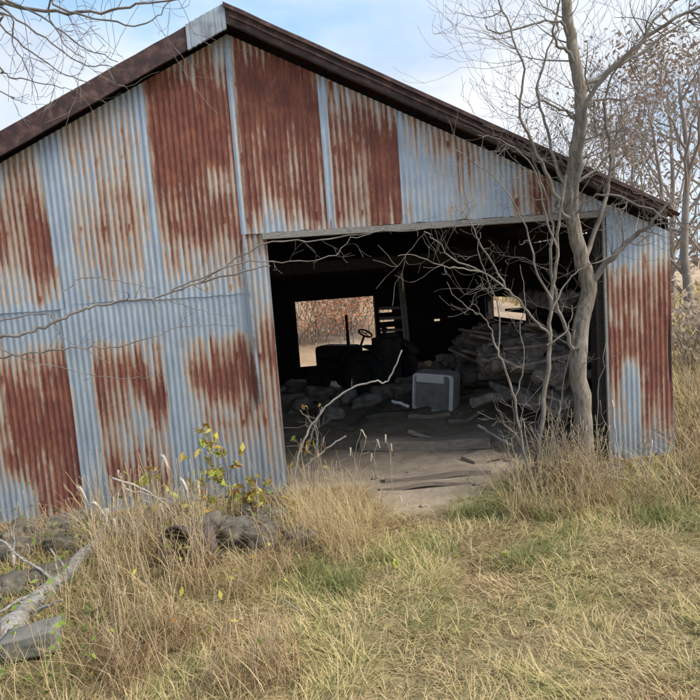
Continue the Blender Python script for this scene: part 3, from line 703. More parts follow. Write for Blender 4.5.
# ------------------------------------------------------------ trees, brush and field beyond
def bgtree(x, y, h, r, seed, label, name='bare_tree', leafn=0, lean=0, mat=M_FAR, depth=4, group='bare trees beyond the barn', leaf_mat=None, leaf_size=.09, spread=.6, len0=.42):
    rgk = random.Random(seed); z0 = gz(x, y); e = empty(name, (x, y, z0)); tag(e, label, 'tree', group); mb = MB()
    pts = wiggle([(x, y, z0-.1), (x+lean*.3+rgk.uniform(-.1, .1), y, z0+h*.3), (x+lean*.6+rgk.uniform(-.2, .2), y, z0+h*.6), (x+lean+rgk.uniform(-.2, .2), y, z0+h*.92)], rgk, .02, 4)
    mb.tube(pts, [r*(1-.8*k/len(pts)) for k in range(len(pts))], 8); mb.build('trunk', mat, e, True); mb = MB(); tips = []
    for k in range(9):
        i = int(len(pts)*(.22+.75*k/9)); a = rgk.uniform(0, 6.28); grow(mb, pts[min(i, len(pts)-1)], (cos(a), sin(a), rgk.uniform(.5, 1.3)), h*len0*(1-.5*k/9)*rgk.uniform(.7, 1.1), r*.42*(1-.5*k/9), depth-1, rgk, .35, spread, 3, 4, tips)
    mb.build('crown', mat, e, True)
    if leafn:
        c = [rgk.choice(tips)+Vector([rgk.gauss(0, .12) for _ in range(3)]) for _ in range(leafn)]; V, Fc, cv = leaves(c, leaf_size, rgk, lambda q: q.random())
        attr_mesh('leaves', V, Fc, cv, leaf_mat or M_LEAFB, e)
    return e
def at(px, Y): return (px-350)/F_PX*Y
bgtree(at(696, 13), 13, 5.6, .11, 1, 'bare tree with the stoutest stem at the right edge beyond the barn', leafn=500, lean=-.3, leaf_size=.045)
bgtree(at(655, 16), 16, 5.6, .09, 2, 'bare tree with brown leaf tufts just right of the barn roof end', leafn=1500, lean=.2, leaf_size=.05)
bgtree(at(622, 15), 15, 4.6, .08, 3, 'low bare tree with brown leaf tufts rising behind the right roof slope', leafn=900, leaf_size=.045)
bgtree(at(590, 18), 18, 5.4, .09, 4, 'bare tree behind the thick front trunk, beyond the roof', leafn=900, leaf_size=.045)
bgtree(at(715, 19), 19, 7.0, .13, 5, 'tall bare tree at the far right edge of the view', leafn=900, lean=-.5)
bgtree(at(675, 24), 24, 8.6, .14, 6, 'tallest bare tree, standing furthest back on the right', leafn=1400, leaf_size=.10)
bgtree(at(640, 27), 27, 7.0, .13, 7, 'far bare tree between the two leafier ones on the right', leafn=1500, leaf_size=.10)
bgtree(at(540, 22), 22, 5.0, .10, 8, 'small bare tree peeping over the low roof slope')
def brush(name, label, cx, cy, rx, ry, h, n, seed, mat, size=.07, group=None, kind=None, cat='bush', stems=30):
    rgk = random.Random(seed); z0 = gz(cx, cy); e = empty(name, (cx, cy, z0)); tag(e, label, cat, group, kind); mb = MB(); C_ = []
    for k in range(stems):
        x = cx+rgk.uniform(-rx, rx)*.7; y = cy+rgk.uniform(-ry, ry)*.7
        grow(mb, (x, y, gz(x, y)-.05), (rgk.gauss(0, .3), rgk.gauss(0, .3), 1), h*rgk.uniform(.5, .9), .014, 2, rgk, .25, .7, 3, 3, C_)
    mb.build('stems', M_FAR, e, True)
    c = [rgk.choice(C_)+Vector([rgk.gauss(0, .13) for _ in range(3)]) for _ in range(n)]
    b0 = {41: 1.0, 42: .2, 40: .0}.get(seed, .2)
    V, Fc, cv = leaves(c, size, rgk, lambda q: min(1, max(0, b0*.6+q.gauss(.25, .09)))); attr_mesh('foliage', V, Fc, cv, mat, e)
for i, (x, y, h, lab_) in enumerate([(-2.2, 14.0, 1.5, 'tan brush seen through the left of the back opening'), (-.6, 14.4, 1.6, 'red orange brush seen through the right of the back opening'), (-1.4, 16.5, 2.0, 'tall brush on the bank behind the back opening'),
                                     (.8, 15.2, 1.5, 'brush behind the barn right of the back opening'), (-3.6, 15.5, 1.6, 'brush behind the barn left of the back opening')]):
    brush('bush', lab_, x, y, 1.2, .6, h, 6500, 40+i, M_LEAFO, .035, 'autumn brush behind the barn', stems=22)
for i, (x, y, h, lab_) in enumerate([(5.2, 8.8, 1.0, 'sunlit brush seen through the side opening of the barn'), (6.4, 10.4, .6, 'brown weedy bush beyond the barn corner'), (8.3, 13.5, .8, 'grey brown bush at the field edge'), (5.3, 11.8, .8, 'leafy bush behind the barn right corner')]):
    brush('bush', lab_, x, y, .9, .7, h, 1300, 50+i, M_LEAFO if i == 0 else M_LEAFB, .05, 'brush right of the barn', stems=16)
# far tree line: one continuous mass
def treeline():
    rgk = random.Random(3); mb = MB(); C_ = []
    for k in range(150):
        x = rgk.uniform(-70, 150); y = 95+rgk.uniform(-10, 14); h = rgk.uniform(4, 8)
        z0 = gz(x, y); mb.tube([(x, y, z0-.3), (x+rgk.uniform(-.5, .5), y, z0+h)], [.2, .04], 4)
        for j in range(80): C_.append(Vector((x+rgk.gauss(0, 1.9), y+rgk.gauss(0, 1.6), z0+h*rgk.uniform(.05, 1.05))))
    V, Fc, cv = leaves(C_, .5, rgk, lambda q: q.random()*.8)
    e = empty('far_woods', (40, 95, 0)); tag(e, 'far line of brown leafless woods behind the field', 'woods', kind='stuff')
    mb.build('trunks', M_FAR, e); o = attr_mesh('crowns', V, Fc, cv, M_LEAFB, e)
treeline()

# ------------------------------------------------------------ inside the barn
def chunk(c, size, rot, seed, mat, name, label, cat, group=None, rough=.18, sub=3, boxy=.5):
    """an irregular stone or lump: a subdivided cube pulled between box and ball with noise"""
    N_ = 11; V = []; key = {}; Fq = []
    rgk = random.Random(seed)
    def vid(p):
        k = tuple(round(q, 4) for q in p)
        if k not in key: key[k] = len(V); V.append(Vector(p))
        return key[k]
    for ax in range(3):
        for sg in (-1, 1):
            for i in range(N_):
                for j in range(N_):
                    q = []
                    for di, dj in ((0, 0), (1, 0), (1, 1), (0, 1)):
                        p = [0, 0, 0]; p[ax] = sg; p[(ax+1) % 3] = -1+2*(i+di)/N_; p[(ax+2) % 3] = -1+2*(j+dj)/N_; q.append(vid(p))
                    Fq.append(tuple(q if sg > 0 else q[::-1]))
    off = Vector((seed*3.7 % 50, seed*1.3 % 50, seed*.7 % 50)); R = rot.to_3x3() if rot is not None else Matrix.Identity(3); out = []
    for p in V:
        s = p.normalized(); q = p*boxy*.85+s*(1-boxy)*1.15
        q = q*(1+rough*noise.noise(q*1.3+off)*1.6+rough*.6*noise.noise(q*3.4+off)+rough*.35*noise.noise(q*8+off))
        out.append(tuple(R @ Vector((q.x*size[0]/2, q.y*size[1]/2, q.z*size[2]/2))+Vector(c)))
    mb = MB(); mb.v = out; mb.f = Fq; o = mb.build(name, mat, None, True, c)
    return tag(o, label, cat, group)
def eul(x, y, z): return Matrix.Rotation(z, 4, 'Z') @ Matrix.Rotation(y, 4, 'Y') @ Matrix.Rotation(x, 4, 'X')
# heap of rubble and split logs against the right wall
rg = random.Random(77)
def heap_h(l): return .86*exp(-((l.x-2.3)/1.05)**2)*exp(-((l.y-2.2)/1.45)**4*.6)+.0
k = 0
for ring in range(400):
    if k >= 92: break
    lx = rg.uniform(.95, 2.48); ly = rg.uniform(.55, 4.2); h = heap_h(Vector((lx, ly)))
    if h < .10 or ly < .45+(2.45-lx)*1.05 or (lx < 1.72 and ly < 3.2): continue
    for zf in ((1.0,) if rg.random() < .6 else (.5, 1.0)):
        if k >= 92: break
        big = rg.uniform(.16, .36); w = BM @ Vector((lx, ly, h*zf)); k += 1
        if rg.random() < .42 and not (lx < 2.0 and 1.6 < ly < 3.3):
            a = rg.uniform(-.5, .5)+(.2); Ln = rg.uniform(.5, .95); dr = Vector((cos(a), sin(a), rg.uniform(-.2, .2))); r = rg.uniform(.04, .085); mb = MB()
            pts = wiggle([w-dr*Ln/2, w+Vector((0, 0, .02)), w+dr*Ln/2], rg, .008, 4); mb.tube(pts, [r*rg.uniform(.88, 1.1) for _ in pts], 9)
            o = mb.build('log', M_HEAP, None, False, w); tag(o, 'dusty grey log ' + ('low' if h*zf < .3 else 'high') + ' on the ' + ('near' if ly < 2.2 else 'far') + ' side of the heap right of the doorway', 'log', 'logs in the heap inside the barn')
        else: chunk(w, (big*1.5, big, big*.5), eul(rg.uniform(-.7, .7), rg.uniform(-.6, .6), rg.uniform(-.9, 1.2)), k+5, M_HEAP, 'rubble_stone', 'dusty grey rubble slab ' + ('low at the near foot' if h*zf < .3 and ly < 2.2 else 'low at the far foot' if h*zf < .3 else 'high on the near side' if ly < 2.2 else 'high on the far side') + ' of the heap right of the doorway', 'stone', 'stones in the heap inside the barn', .24, boxy=.68)
for i in range(16):                                # boards thrown over the heap
    lx = rg.uniform(1.5, 2.3); ly = rg.uniform(1.0, 3.0); h = heap_h(Vector((lx, ly)))+.10; w = BM @ Vector((lx, ly, h)); a = rg.uniform(-1.0, .8); Ln = rg.uniform(.45, .8) if lx > 1.8 else .35
    dr = Vector((cos(a), sin(a), rg.uniform(-.55, .25))).normalized(); mb = MB(); mb.beam(w-dr*Ln/2, w+dr*Ln/2, rg.uniform(.10, .16), .03)
    o = mb.build('broken_board', M_PLANK if i % 3 == 0 else M_HEAP, None, False, w); tag(o, 'broken board lying across the rubble heap at the right of the doorway', 'board', 'boards on the heap inside the barn')
# loose stones around the tractor and left side
for i, (x, y, s) in enumerate([(300, 385, .28), (322, 395, .34), (345, 398, .3), (366, 400, .26), (300, 405, .26), (330, 412, .3), (384, 385, .22), (400, 392, .25), (425, 368, .35), (445, 360, .4), (465, 352, .4), (470, 372, .36), (398, 372, .2)]):
    w = Gd(x, y+6); w.z = s*.25; chunk(w, (s*1.5, s, s*.7), eul(.1, .2, i), 200+i, M_HEAP, 'rubble_stone', 'grey stone lying on the dirt floor round the old tractor' if x < 410 else 'grey stone on the floor behind the enamel cabinet', 'stone', 'loose stones on the barn floor', .25)
for i, (x, y) in enumerate([(535, 303), (548, 300), (562, 299), (575, 300)]):
    w = BM @ Vector((SR-.22, 2.42-.33*i, 1.25)); chunk(w, (.22, .34, .2), eul(0, .1, .1*i), 300+i, M_HEAP, 'plaster_lump', 'grey crumbling lump on the ledge along the right inner wall', 'lump', 'lumps on the wall ledge', .3)
mb = MB(); mb.v = []; mb.beam((SR-.2, 1.2, 1.12), (SR-.2, 2.95, 1.12), .3, .03); B(mb, M_WOODD, 'wall_ledge')

# old small tractor
tc_ = P(363, 398, 9.1); tc_.z = gz(tc_.x, tc_.y); TZ = radians(140)
te = empty('tractor', tc_, TZ); tag(te, 'small old tractor standing dark against the back opening', 'tractor'); TM = MATS_OF[te.name] @ Matrix.Diagonal((.92, .92, .94, 1))
def T(mb, mat, name, parent=te, smooth=False):
    mb.v = [tuple(TM @ Vector(p)) for p in mb.v]; return mb.build(name, mat, parent, smooth)
def rbox(mb, c, size, r=.03):
    """box with chamfered long edges (a lathe-like octagonal section along x)"""
    hx, hy, hz = size[0]/2, size[1]/2, size[2]/2; n0 = len(mb.v)
    prof = [(-hy+r, -hz), (hy-r, -hz), (hy, -hz+r), (hy, hz-r), (hy-r, hz), (-hy+r, hz), (-hy, hz-r), (-hy, -hz+r)]
    for x, k in ((-hx, .9), (-hx+r, 1), (hx-r, 1), (hx, .9)):
        for y, z in prof: mb.v.append((c[0]+x, c[1]+y*k, c[2]+z*k))
    for i in range(3):
        for j in range(8): a = n0+i*8+j; b_ = n0+i*8+(j+1) % 8; mb.f.append((a, b_, b_+8, a+8))
    mb.f.append(tuple(n0+j for j in reversed(range(8)))); mb.f.append(tuple(n0+24+j for j in range(8)))
q = MB(); rbox(q, (.42, 0, .62), (.72, .34, .26), .06); T(q, M_DARK, 'hood')
q = MB(); rbox(q, (.80, 0, .55), (.05, .30, .36), .03); T(q, M_DARK, 'grille')
q = MB(); rbox(q, (.35, 0, .38), (.8, .24, .24), .03); T(q, M_DARK, 'engine_block')
q = MB(); rbox(q, (-.22, 0, .36), (.62, .28, .22), .03); T(q, M_DARK, 'gearbox')
q = MB(); q.tube([(.22, .0, .72), (.22, .0, 1.0), (.22, 0, 1.22)], [.028, .024, .024], 8); T(q, M_DARK, 'exhaust_pipe')
q = MB(); q.tube([(.0, 0, .68), (-.12, 0, .90)], .018, 8); st = T(q, M_DARK, 'steering_column')
q = MB(); cc = Vector((-.14, 0, .93)); ax = Vector((-.5, 0, .85)).normalized(); u = ax.orthogonal().normalized(); w = ax.cross(u)
q.tube([cc+(u*cos(a)+w*sin(a))*.11 for a in [2*pi*i/24 for i in range(25)]], .014, 6, False)
for a in (0, 2.1, 4.2): q.tube([cc, cc+(u*cos(a)+w*sin(a))*.11], .008, 5)
T(q, M_DARK, 'steering_wheel')
q = MB(); rbox(q, (-.45, 0, .66), (.34, .38, .06), .025); q.v = q.v; T(q, M_DARK, 'seat')
q = MB(); rbox(q, (-.62, 0, .80), (.06, .36, .26), .025); T(q, M_DARK, 'seat_back')
for sy in (-1, 1):
    for x, R_, wd_, nm in ((-.42, .36, .20, 'rear_wheel'), (.62, .23, .12, 'front_wheel')):
        q = MB(); y0 = sy*(.40 if R_ > .3 else .34)
        q.lathe([(R_*.62, -wd_/2), (R_*.92, -wd_/2), (R_, -wd_*.3), (R_, wd_*.3), (R_*.92, wd_/2), (R_*.62, wd_/2)], (x, y0, R_), (0, 1, 0), 24); wh = T(q, M_TYRE, nm)
        q = MB(); q.lathe([(0.001, -wd_*.1), (R_*.3, -wd_*.15), (R_*.60, -wd_*.35), (R_*.64, -wd_*.42), (R_*.64, wd_*.42), (R_*.6, wd_*.35), (R_*.3, wd_*.15), (.001, wd_*.1)], (x, y0, R_), (0, 1, 0), 20)
        T(q, M_DARK, 'rim', wh)
    q = MB(); n0 = 0; arc = [(-.42+.42*cos(a), .36+.42*sin(a)) for a in np.linspace(.3, 2.6, 9)]
    for x, z in arc: q.v += [(x, sy*.29, z), (x, sy*.52, z), (x, sy*.52, z+.015), (x, sy*.29, z+.015)]
    for i in range(8):
        for k_ in range(4): a = i*4+k_; b_ = i*4+(k_+1) % 4; q.f.append((a, b_, b_+4, a+4))
    T(q, M_DARK, 'fender')
q = MB(); q.beam((.62, -.34, .23), (.62, .34, .23), .05, .05); T(q, M_DARK, 'axle')
# lump of machinery to the right of the tractor
dr = P(386, 372, 8.6); e = empty('oil_drum', (dr.x, dr.y, 0)); tag(e, 'upright dark drum right of the old tractor', 'drum')
q = MB(); prof = [(.001, 0), (.20, 0), (.205, .02), (.2, .04), (.2, .28), (.21, .29), (.2, .30), (.2, .56), (.21, .57), (.2, .58), (.2, .80), (.207, .82), (.19, .83), (.001, .82)]
q.lathe(prof, (dr.x, dr.y, 0), (0.04, 0, 1), 24); q.build('drum_body', M_DARK, e, True)
q = MB(); q.tube([(dr.x, dr.y+.02, .82), (dr.x+.03, dr.y+.02, .95), (dr.x-.05, dr.y+.02, 1.0)], .03, 7); q.build('spout', M_DARK, e, True)

# off-white enamel cabinet lying on the floor
cb = Gd(432, 412); e = empty('appliance_cabinet', (cb.x, cb.y, 0), radians(-24)); tag(e, 'off white enamel appliance casing with open dark front on the floor', 'appliance')
CM = MATS_OF[e.name] @ Matrix.Rotation(radians(5), 4, 'Y')
def Cc(q, mat, nm, sm=False): q.v = [tuple(CM @ Vector(p)) for p in q.v]; return q.build(nm, mat, e, sm)
W_, D_, H_ = .50, .34, .46
q = MB()                                           # a shell with rounded corners, open to the front
def rr(w, h, r, n=5):
    pts = []
    for cx_, cz_, a0 in ((w/2-r, h-r, 0), (-w/2+r, h-r, pi/2), (-w/2+r, r, pi), (w/2-r, r, 1.5*pi)):
        for i in range(n+1): a = a0+pi/2*i/n; pts.append((cx_+r*cos(a), cz_+r*sin(a)))
    return pts
outer = rr(W_, H_, .05); inner = [(x*.86-.012, .02+z*.915) for x, z in outer]; m_ = len(outer)
for ring, y in ((outer, D_), (outer, 0), (inner, 0), (inner, .06)):
    q.v += [(x, y, z) for x, z in ring]
for rI in range(3):
    for i in range(m_): a = rI*m_+i; b_ = rI*m_+(i+1) % m_; q.f.append((a, a+m_, b_+m_, b_))
q.f.append(tuple(range(m_))); Cc(q, M_APPL, 'casing')
q = MB(); q.v = [(x, .055, z) for x, z in inner]; q.f = [tuple(range(m_))]; Cc(q, M_APPD, 'inner_panel')
q = MB(); q.beam((-.21, .03, .40), (.13, .03, .40), .03, .10); Cc(q, M_APPL, 'control_strip')
q = MB()
for i in range(2): q.tube([(-.10, .045, .10+.14*i), (.10, .045, .10+.14*i)], .005, 5)
Cc(q, M_APPD, 'grate')

# planks and sticks on the floor of the doorway
def plank(pa, pb, w, h, name, label, mat=M_PLANK, cat='plank', seed=0, zz=.0, group=None):
    a = Gd(*pa); b_ = Gd(*pb); a.z = gz(a.x, a.y)+h/2+zz; b_.z = gz(b_.x, b_.y)+h/2+zz; mb = MB(); rgk = random.Random(seed); N_ = 8
    d = (b_-a).normalized(); s_ = d.cross(Vector((0, 0, 1))).normalized(); n0 = 0
    for i in range(N_+1):
        c = a.lerp(b_, i/N_)+Vector((0, 0, .012*sin(i*.9+seed))); wi = w*(1+.06*rgk.uniform(-1, 1))
        for sx, sz in ((-1, -1), (1, -1), (1, 1), (-1, 1)): mb.v.append(tuple(c+s_*sx*wi/2+Vector((0, 0, sz*h/2))))
    for i in range(N_):
        for k_ in range(4): q_ = i*4+k_; r_ = i*4+(k_+1) % 4; mb.f.append((q_, r_, r_+4, q_+4))
    mb.f.append((3, 2, 1, 0)); mb.f.append(tuple(N_*4+k_ for k_ in range(4)))
    o = mb.build(name, mat, None, False, a); tag(o, label, cat, group); return o
plank((362, 450), (490, 447), .16, .10, 'plank', 'longest dusty plank lying across the doorway floor', seed=1)
plank((470, 447), (512, 441), .14, .05, 'plank', 'short plank end meeting the long plank on its right', seed=2)
plank((385, 481), (490, 474), .10, .045, 'plank', 'plank at the very front edge of the dirt floor', seed=3)
plank((380, 490), (470, 484), .05, .03, 'plank', 'thin lath half buried in front of the sill plank', seed=4)
plank((468, 463), (520, 452), .20, .04, 'plank', 'broad grey board beside the saplings', seed=5)
plank((365, 420), (430, 412), .12, .05, 'plank', 'dark board in front of the tractor', M_OLDP, seed=6)
plank((408, 420), (450, 417), .10, .05, 'plank', 'board right before the enamel cabinet', seed=7)
plank((350, 432), (382, 408), .10, .05, 'plank', 'board pointing from the left post towards the cabinet', M_OLDP, seed=8)
plank((450, 400), (500, 392), .14, .05, 'plank', 'board at the foot of the rubble heap', seed=9)
stick([(408, 432), (420, 436), (440, 441), (458, 443), (470, 438)], 6.05, 5.95, .03, .022, M_PLANK, 'branch', 'curved dusty branch lying between plank and cabinet', 'branch', 30)
stick([(448, 421), (465, 421), (478, 414), (484, 410)], 6.8, 6.9, .03, .02, M_PLANK, 'branch', 'short pale branch beside the enamel cabinet', 'branch', 31)
stick([(478, 425), (490, 433), (500, 439), (511, 445)], 5.7, 5.3, .014, .012, M_TWIGP, 'white_stick', 'whitish stick slanting down over the boards near the saplings', 'stick', 32)
stick([(392, 401), (400, 403), (409, 407)], 7.3, 7.2, .02, .02, M_APPL, 'white_scrap', 'narrow white scrap left of the enamel cabinet', 'scrap', 33)
rg = random.Random(19)
for i in range(26):                                # crumbs of stone and wood on the dirt
    x = rg.uniform(360, 520); y = rg.uniform(405, 505); w = Gd(x, y); s = rg.uniform(.02, .06); w.z = gz(w.x, w.y)+s*.2
    chunk(w, (s*1.6, s, s*.6), eul(0, 0, rg.uniform(0, 3)), 400+i, M_PLANK, 'pebble', 'small clod or stone scattered on the dirt of the doorway', 'stone', 'clods on the doorway dirt', .3)

# ------------------------------------------------------------ foot of the wall: rubble, log, pot
rg = random.Random(23)
for i, (x, y, w, h, lab_) in enumerate([(20, 550, 38, 24, 'grey stone under the wall at the left edge of the view'), (62, 545, 32, 20, 'rounded stone just above the fallen log tip'), (98, 538, 30, 18, 'flat stone behind the fallen log tip'), (130, 532, 30, 18, 'foundation stone left of the dark pot'),
        (12, 585, 34, 22, 'dark stone lying under the fallen log'), (50, 575, 34, 22, 'small stone in the hollow beside the fallen log'), (212, 528, 30, 34, 'upright tan stone right of the dark pot'), (238, 530, 30, 30, 'tan foundation stone behind the yellow leaved sapling'), (262, 535, 30, 26, 'tan stone right of the yellow leaved sapling'),
        (278, 518, 26, 18, 'dark square stone at the foot of the left door post'), (300, 535, 30, 20, 'stone hidden in dry grass before the left door post'), (160, 520, 26, 20, 'stone touching the wall foot above the dark pot'), (610, 470, 24, 16, 'stone beside the right door post')]):
    wp = Gd(x, y+h/2); d = wp.y; sz = w/F_PX*d; zz = h/F_PX*d; wp.z = gz(wp.x, wp.y)+zz*.42
    chunk(wp, (sz*1.1, sz*.8, zz*1.15), eul(.1*rg.uniform(-1, 1), .15*rg.uniform(-1, 1), rg.uniform(-.4, .4)), 500+i, M_STONE, 'foundation_stone', lab_, 'stone', 'stones along the foot of the wall', .22, boxy=.55)
wp = Gd(35, 655); wp.z = .075; chunk(wp, (.28, .15, .12), eul(.05, -.12, .15), 601, M_STONEL, 'stone_block', 'pale squared block below the fallen log', 'block', None, .08, boxy=.88)
# fallen log
rgk = random.Random(41); mb = MB()
pts = [Gd(-60, 720), Gd(-5, 665), Gd(35, 630), Gd(68, 600), Gd(90, 578), Gd(112, 562)]
for p, z in zip(pts, (.10, .14, .18, .23, .29, .36)): p.z = z
pts = [P(-60, 700, 2.35), P(-5, 645, 2.85), P(28, 612, 3.15), P(60, 580, 3.45), P(85, 553, 3.7), P(102, 535, 3.85)]
pts = wiggle(pts, rgk, .006, 5); n_ = len(pts)
le = empty('fallen_log', (pts[0].x, pts[0].y, 0)); tag(le, 'bleached grey fallen log slanting up from the lower left corner', 'log')
mb.tube(pts, [(.078-.060*(k_/n_)**1.1)*(1+.12*fract_noise(k_*.6, 7)) for k_ in range(n_)], 14); mb.build('trunk', M_LOG, le, True)
for pl, d0, d1, r0 in (([(58, 583), (40, 570), (18, 556), (0, 540), (-20, 528)], 3.4, 3.5, .009), ([(50, 590), (25, 598), (0, 612)], 3.35, 3.1, .014), ([(30, 612), (48, 606), (62, 600)], 3.1, 3.0, .012), ([(52, 588), (70, 575), (50, 548)], 3.35, 3.3, .006), ([(12, 560), (14, 545), (12, 530)], 3.4, 3.45, .004)):
    mb = MB(); pp = wiggle(pxline(pl, d0, d1), rgk, .003, 4); mb.tube(pp, [r0*(1-.6*k_/len(pp)) for k_ in range(len(pp))], 6); mb.build('limb', M_LOG, le, True)
stick([(88, 552), (110, 556), (135, 560), (150, 566)], 3.7, 3.9, .006, .003, M_TWIGP, 'stick', 'thin pale stick lying right of the fallen log tip', 'stick', 51)
stick([(112, 478), (140, 488), (160, 500), (178, 520), (190, 545)], 3.9, 4.0, .008, .005, M_TWIGP, 'stick', 'pale bent stick arching over the dark pot', 'stick', 52, 3, .1)
stick([(118, 470), (125, 488), (150, 495), (175, 505), (196, 530)], 3.9, 4.1, .006, .003, M_TWIGP, 'stick', 'thinner pale stick crossing above the dark pot', 'stick', 53, 3, .1)
stick([(0, 640), (30, 650), (60, 652), (90, 668)], 2.8, 2.9, .004, .002, M_TWIGP, 'twig', 'thin twig in the grass below the pale block', 'twig', 54)
stick([(595, 474), (625, 479), (655, 487)], 4.5, 4.5, .014, .010, M_TWIGP, 'stick', 'pale broken stick lying before the right wall sheet', 'stick', 55)
stick([(612, 400), (616, 440), (622, 500)], 4.7, 4.5, .006, .006, M_TWIGP, 'stalk', 'thin upright stalk before the blue foot of the right sheet', 'stalk', 56)
stick([(652, 440), (648, 470), (650, 500)], 4.6, 4.5, .007, .006, M_TWIGP, 'stalk', 'short upright stub before the right wall corner', 'stalk', 57, 2, .08)
stick([(624, 500), (626, 480), (640, 463), (650, 430)], 4.6, 4.5, .006, .004, M_TWIGP, 'stalk', 'bent stalk between two others near the right wall corner', 'stalk', 58, 3, .1)
stick([(580, 655), (625, 660), (668, 668)], 2.7, 2.65, .002, .002, M_TWIGP, 'straw', 'loose long straw lying on the mown grass', 'straw', 59)
stick([(285, 600), (315, 622), (350, 632)], 3.0, 2.9, .003, .002, M_TWIGP, 'straw', 'loose pale straw in the grass below the doorway', 'straw', 60)
# pot / length of old pipe
pc = Gd(178, 568); pc.z = .12; e = empty('old_pot', (pc.x, pc.y, 0)); tag(e, 'dark rusty round pot lying on its side below the wall', 'pot')
q = MB(); ax = Vector((-.35, -.9, .25)).normalized(); q.lathe([(.001, .30), (.07, .30), (.10, .22), (.125, .08), (.13, 0), (.118, .0), (.11, .08), (.085, .2), (.001, .26)], pc, ax*-1, 20); q.v = q.v; q.build('pot_body', M_RUSTP, e, True)
q = MB(); uu = ax.orthogonal().normalized(); ww = ax.cross(uu); q.tube([pc+(uu*cos(a)+ww*sin(a))*.125 for a in [2*pi*i/20 for i in range(21)]], .009, 6, False); q.build('rim', M_RUSTP, e, True)
wp = Gd(208, 562); wp.z = .12; mb = MB(); mb.lathe([(.001, .22), (.025, .22), (.05, .12), (.09, 0), (.001, 0)], wp-Vector((0, 0, .12)), (.1, .1, 1), 14)
tag(mb.build('iron_cone', M_RUSTP, None, True, wp-Vector((0, 0, .12))), 'dull purple grey cone of scrap iron right of the round pot', 'scrap')

# ------------------------------------------------------------ grass
rs = np.random.RandomState(4)
GREENS = [(330, 575, 38, 26, .9), (310, 560, 25, 16, .6), (500, 500, 52, 22, .9), (480, 505, 40, 14, .4), (672, 515, 40, 26, .8), (520, 552, 34, 14, .9), (560, 540, 30, 12, .5), (130, 605, 40, 50, .55), (440, 540, 40, 14, .5), (400, 620, 60, 30, .3), (600, 600, 80, 30, .22), (200, 680, 60, 26, .35), (395, 560, 20, 14, .4)]
GW = [(Gd(x, y), rx, ry, s) for x, y, rx, ry, s in GREENS]
def green(X, Y):
    g = np.zeros(len(X))
    for (p, rx, ry, s) in GW:
        ax_ = rx/F_PX*p.y*1.2; ay = ry/F_PX*p.y*p.y/CAM_H
        g = np.maximum(g, s*np.exp(-((X-p.x)/ax_)**2-((Y-p.y)/ay)**2))
    return g
def field(n, x0, x1, y0, y1, lmin, lmax, wmin, wmax, name, label, kind='stuff', el=(10, 60), seedf=0, wedge=True, minb=.35, tall=None, seg=4, cvb=.42, cvs=.16):
    X = rs.uniform(x0, x1, n); Y = rs.uniform(y0, y1, n)
    if wedge: k_ = (np.abs(X) < .66*Y+.7); X, Y = X[k_], Y[k_]
    loc = np.array([[bare(a, b_), gz(a, b_), fract_noise(a*1.1, b_*1.1, 7), fract_noise(a*5, b_*5, 8), fract_noise(a*2.3, b_*2.3, 11)] for a, b_ in zip(X, Y)])
    inside = (Y > FY+FS*X-.03) & (X > -4.1) & (X < 2.65)
    k_ = (loc[:, 0] < rs.uniform(0, 1, len(X))*minb*1.6+.02) & ~inside
    X, Y, loc = X[k_], Y[k_], loc[k_]; n = len(X)
    pos = np.stack([X, Y, loc[:, 1]-.005], 1)
    tuft = np.clip(.5+loc[:, 3]*1.9+loc[:, 4]*.8, .0, 1.6)
    az = np.where(rs.uniform(0, 1, n) < .62, rs.normal(0, .55, n)+loc[:, 2]*5+loc[:, 4]*3, rs.uniform(0, 2*pi, n)); e0 = np.radians(rs.uniform(el[0], el[1], n)); dr = np.radians(rs.uniform(10, 95, n))
    ln = rs.uniform(lmin, lmax, n)*(.6+.5*tuft); g = green(X, Y)
    if tall is not None: ln = ln*tall(X, Y)
    kk = (X < -.9) & (Y > FY+FS*X-.85); ln = np.where(kk, ln*.35, ln)
    k2 = (X > 1.9) & (Y > FY+FS*X-.5) & (X < 2.7) & (Y < FY+FS*X); ln = np.where(k2, ln*.45, ln)
    wdt = rs.uniform(wmin, wmax, n)*(1+.12*Y)
    isg = rs.uniform(0, 1, n) < g*.85+.17+.5*loc[:, 4]+.2*loc[:, 3]
    cv = np.clip(cvb+rs.normal(0, cvs, n)+.38*loc[:, 4]+.14*loc[:, 3], 0, .62)
    cv = np.where(isg, np.clip(rs.normal(.80, .10, n)+.1*g, .6, 1), cv)
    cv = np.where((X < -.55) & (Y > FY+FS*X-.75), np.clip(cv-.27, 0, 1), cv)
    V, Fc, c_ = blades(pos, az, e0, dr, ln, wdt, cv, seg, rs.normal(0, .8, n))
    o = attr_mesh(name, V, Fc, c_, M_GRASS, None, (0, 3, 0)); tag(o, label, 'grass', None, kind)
    print(name, n)
edge = lambda X, Y: .75+.65*np.exp(-((FY+FS*X-Y-.2)/.45)**2)
field(135000, -3.2, 4.2, 1.7, 5.3, .06, .21, .0018, .0046, 'grass', 'matted straw and green autumn grass before the barn', tall=edge)
field(38000, -3.2, 2.6, 1.7, 5.0, .04, .11, .003, .006, 'grass_thatch', 'flattened dead thatch between the grass blades', el=(0, 25), cvb=.3, seg=3)
field(50000, 2.0, 9.0, 4.0, 13, .12, .42, .004, .009, 'field_grass', 'taller brown grass of the field right of the barn', el=(35, 85), cvb=.30)
field(16000, 5.0, 30, 12, 40, .25, .6, .012, .03, 'field_grass', 'distant tan grass of the open field', el=(40, 85), cvb=.38, seg=3)
field(9000, -4, 2, 11, 17, .2, .6, .010, .02, 'bank_grass', 'tan grass on the bank behind the barn', el=(40, 85), cvb=.38, seg=3)

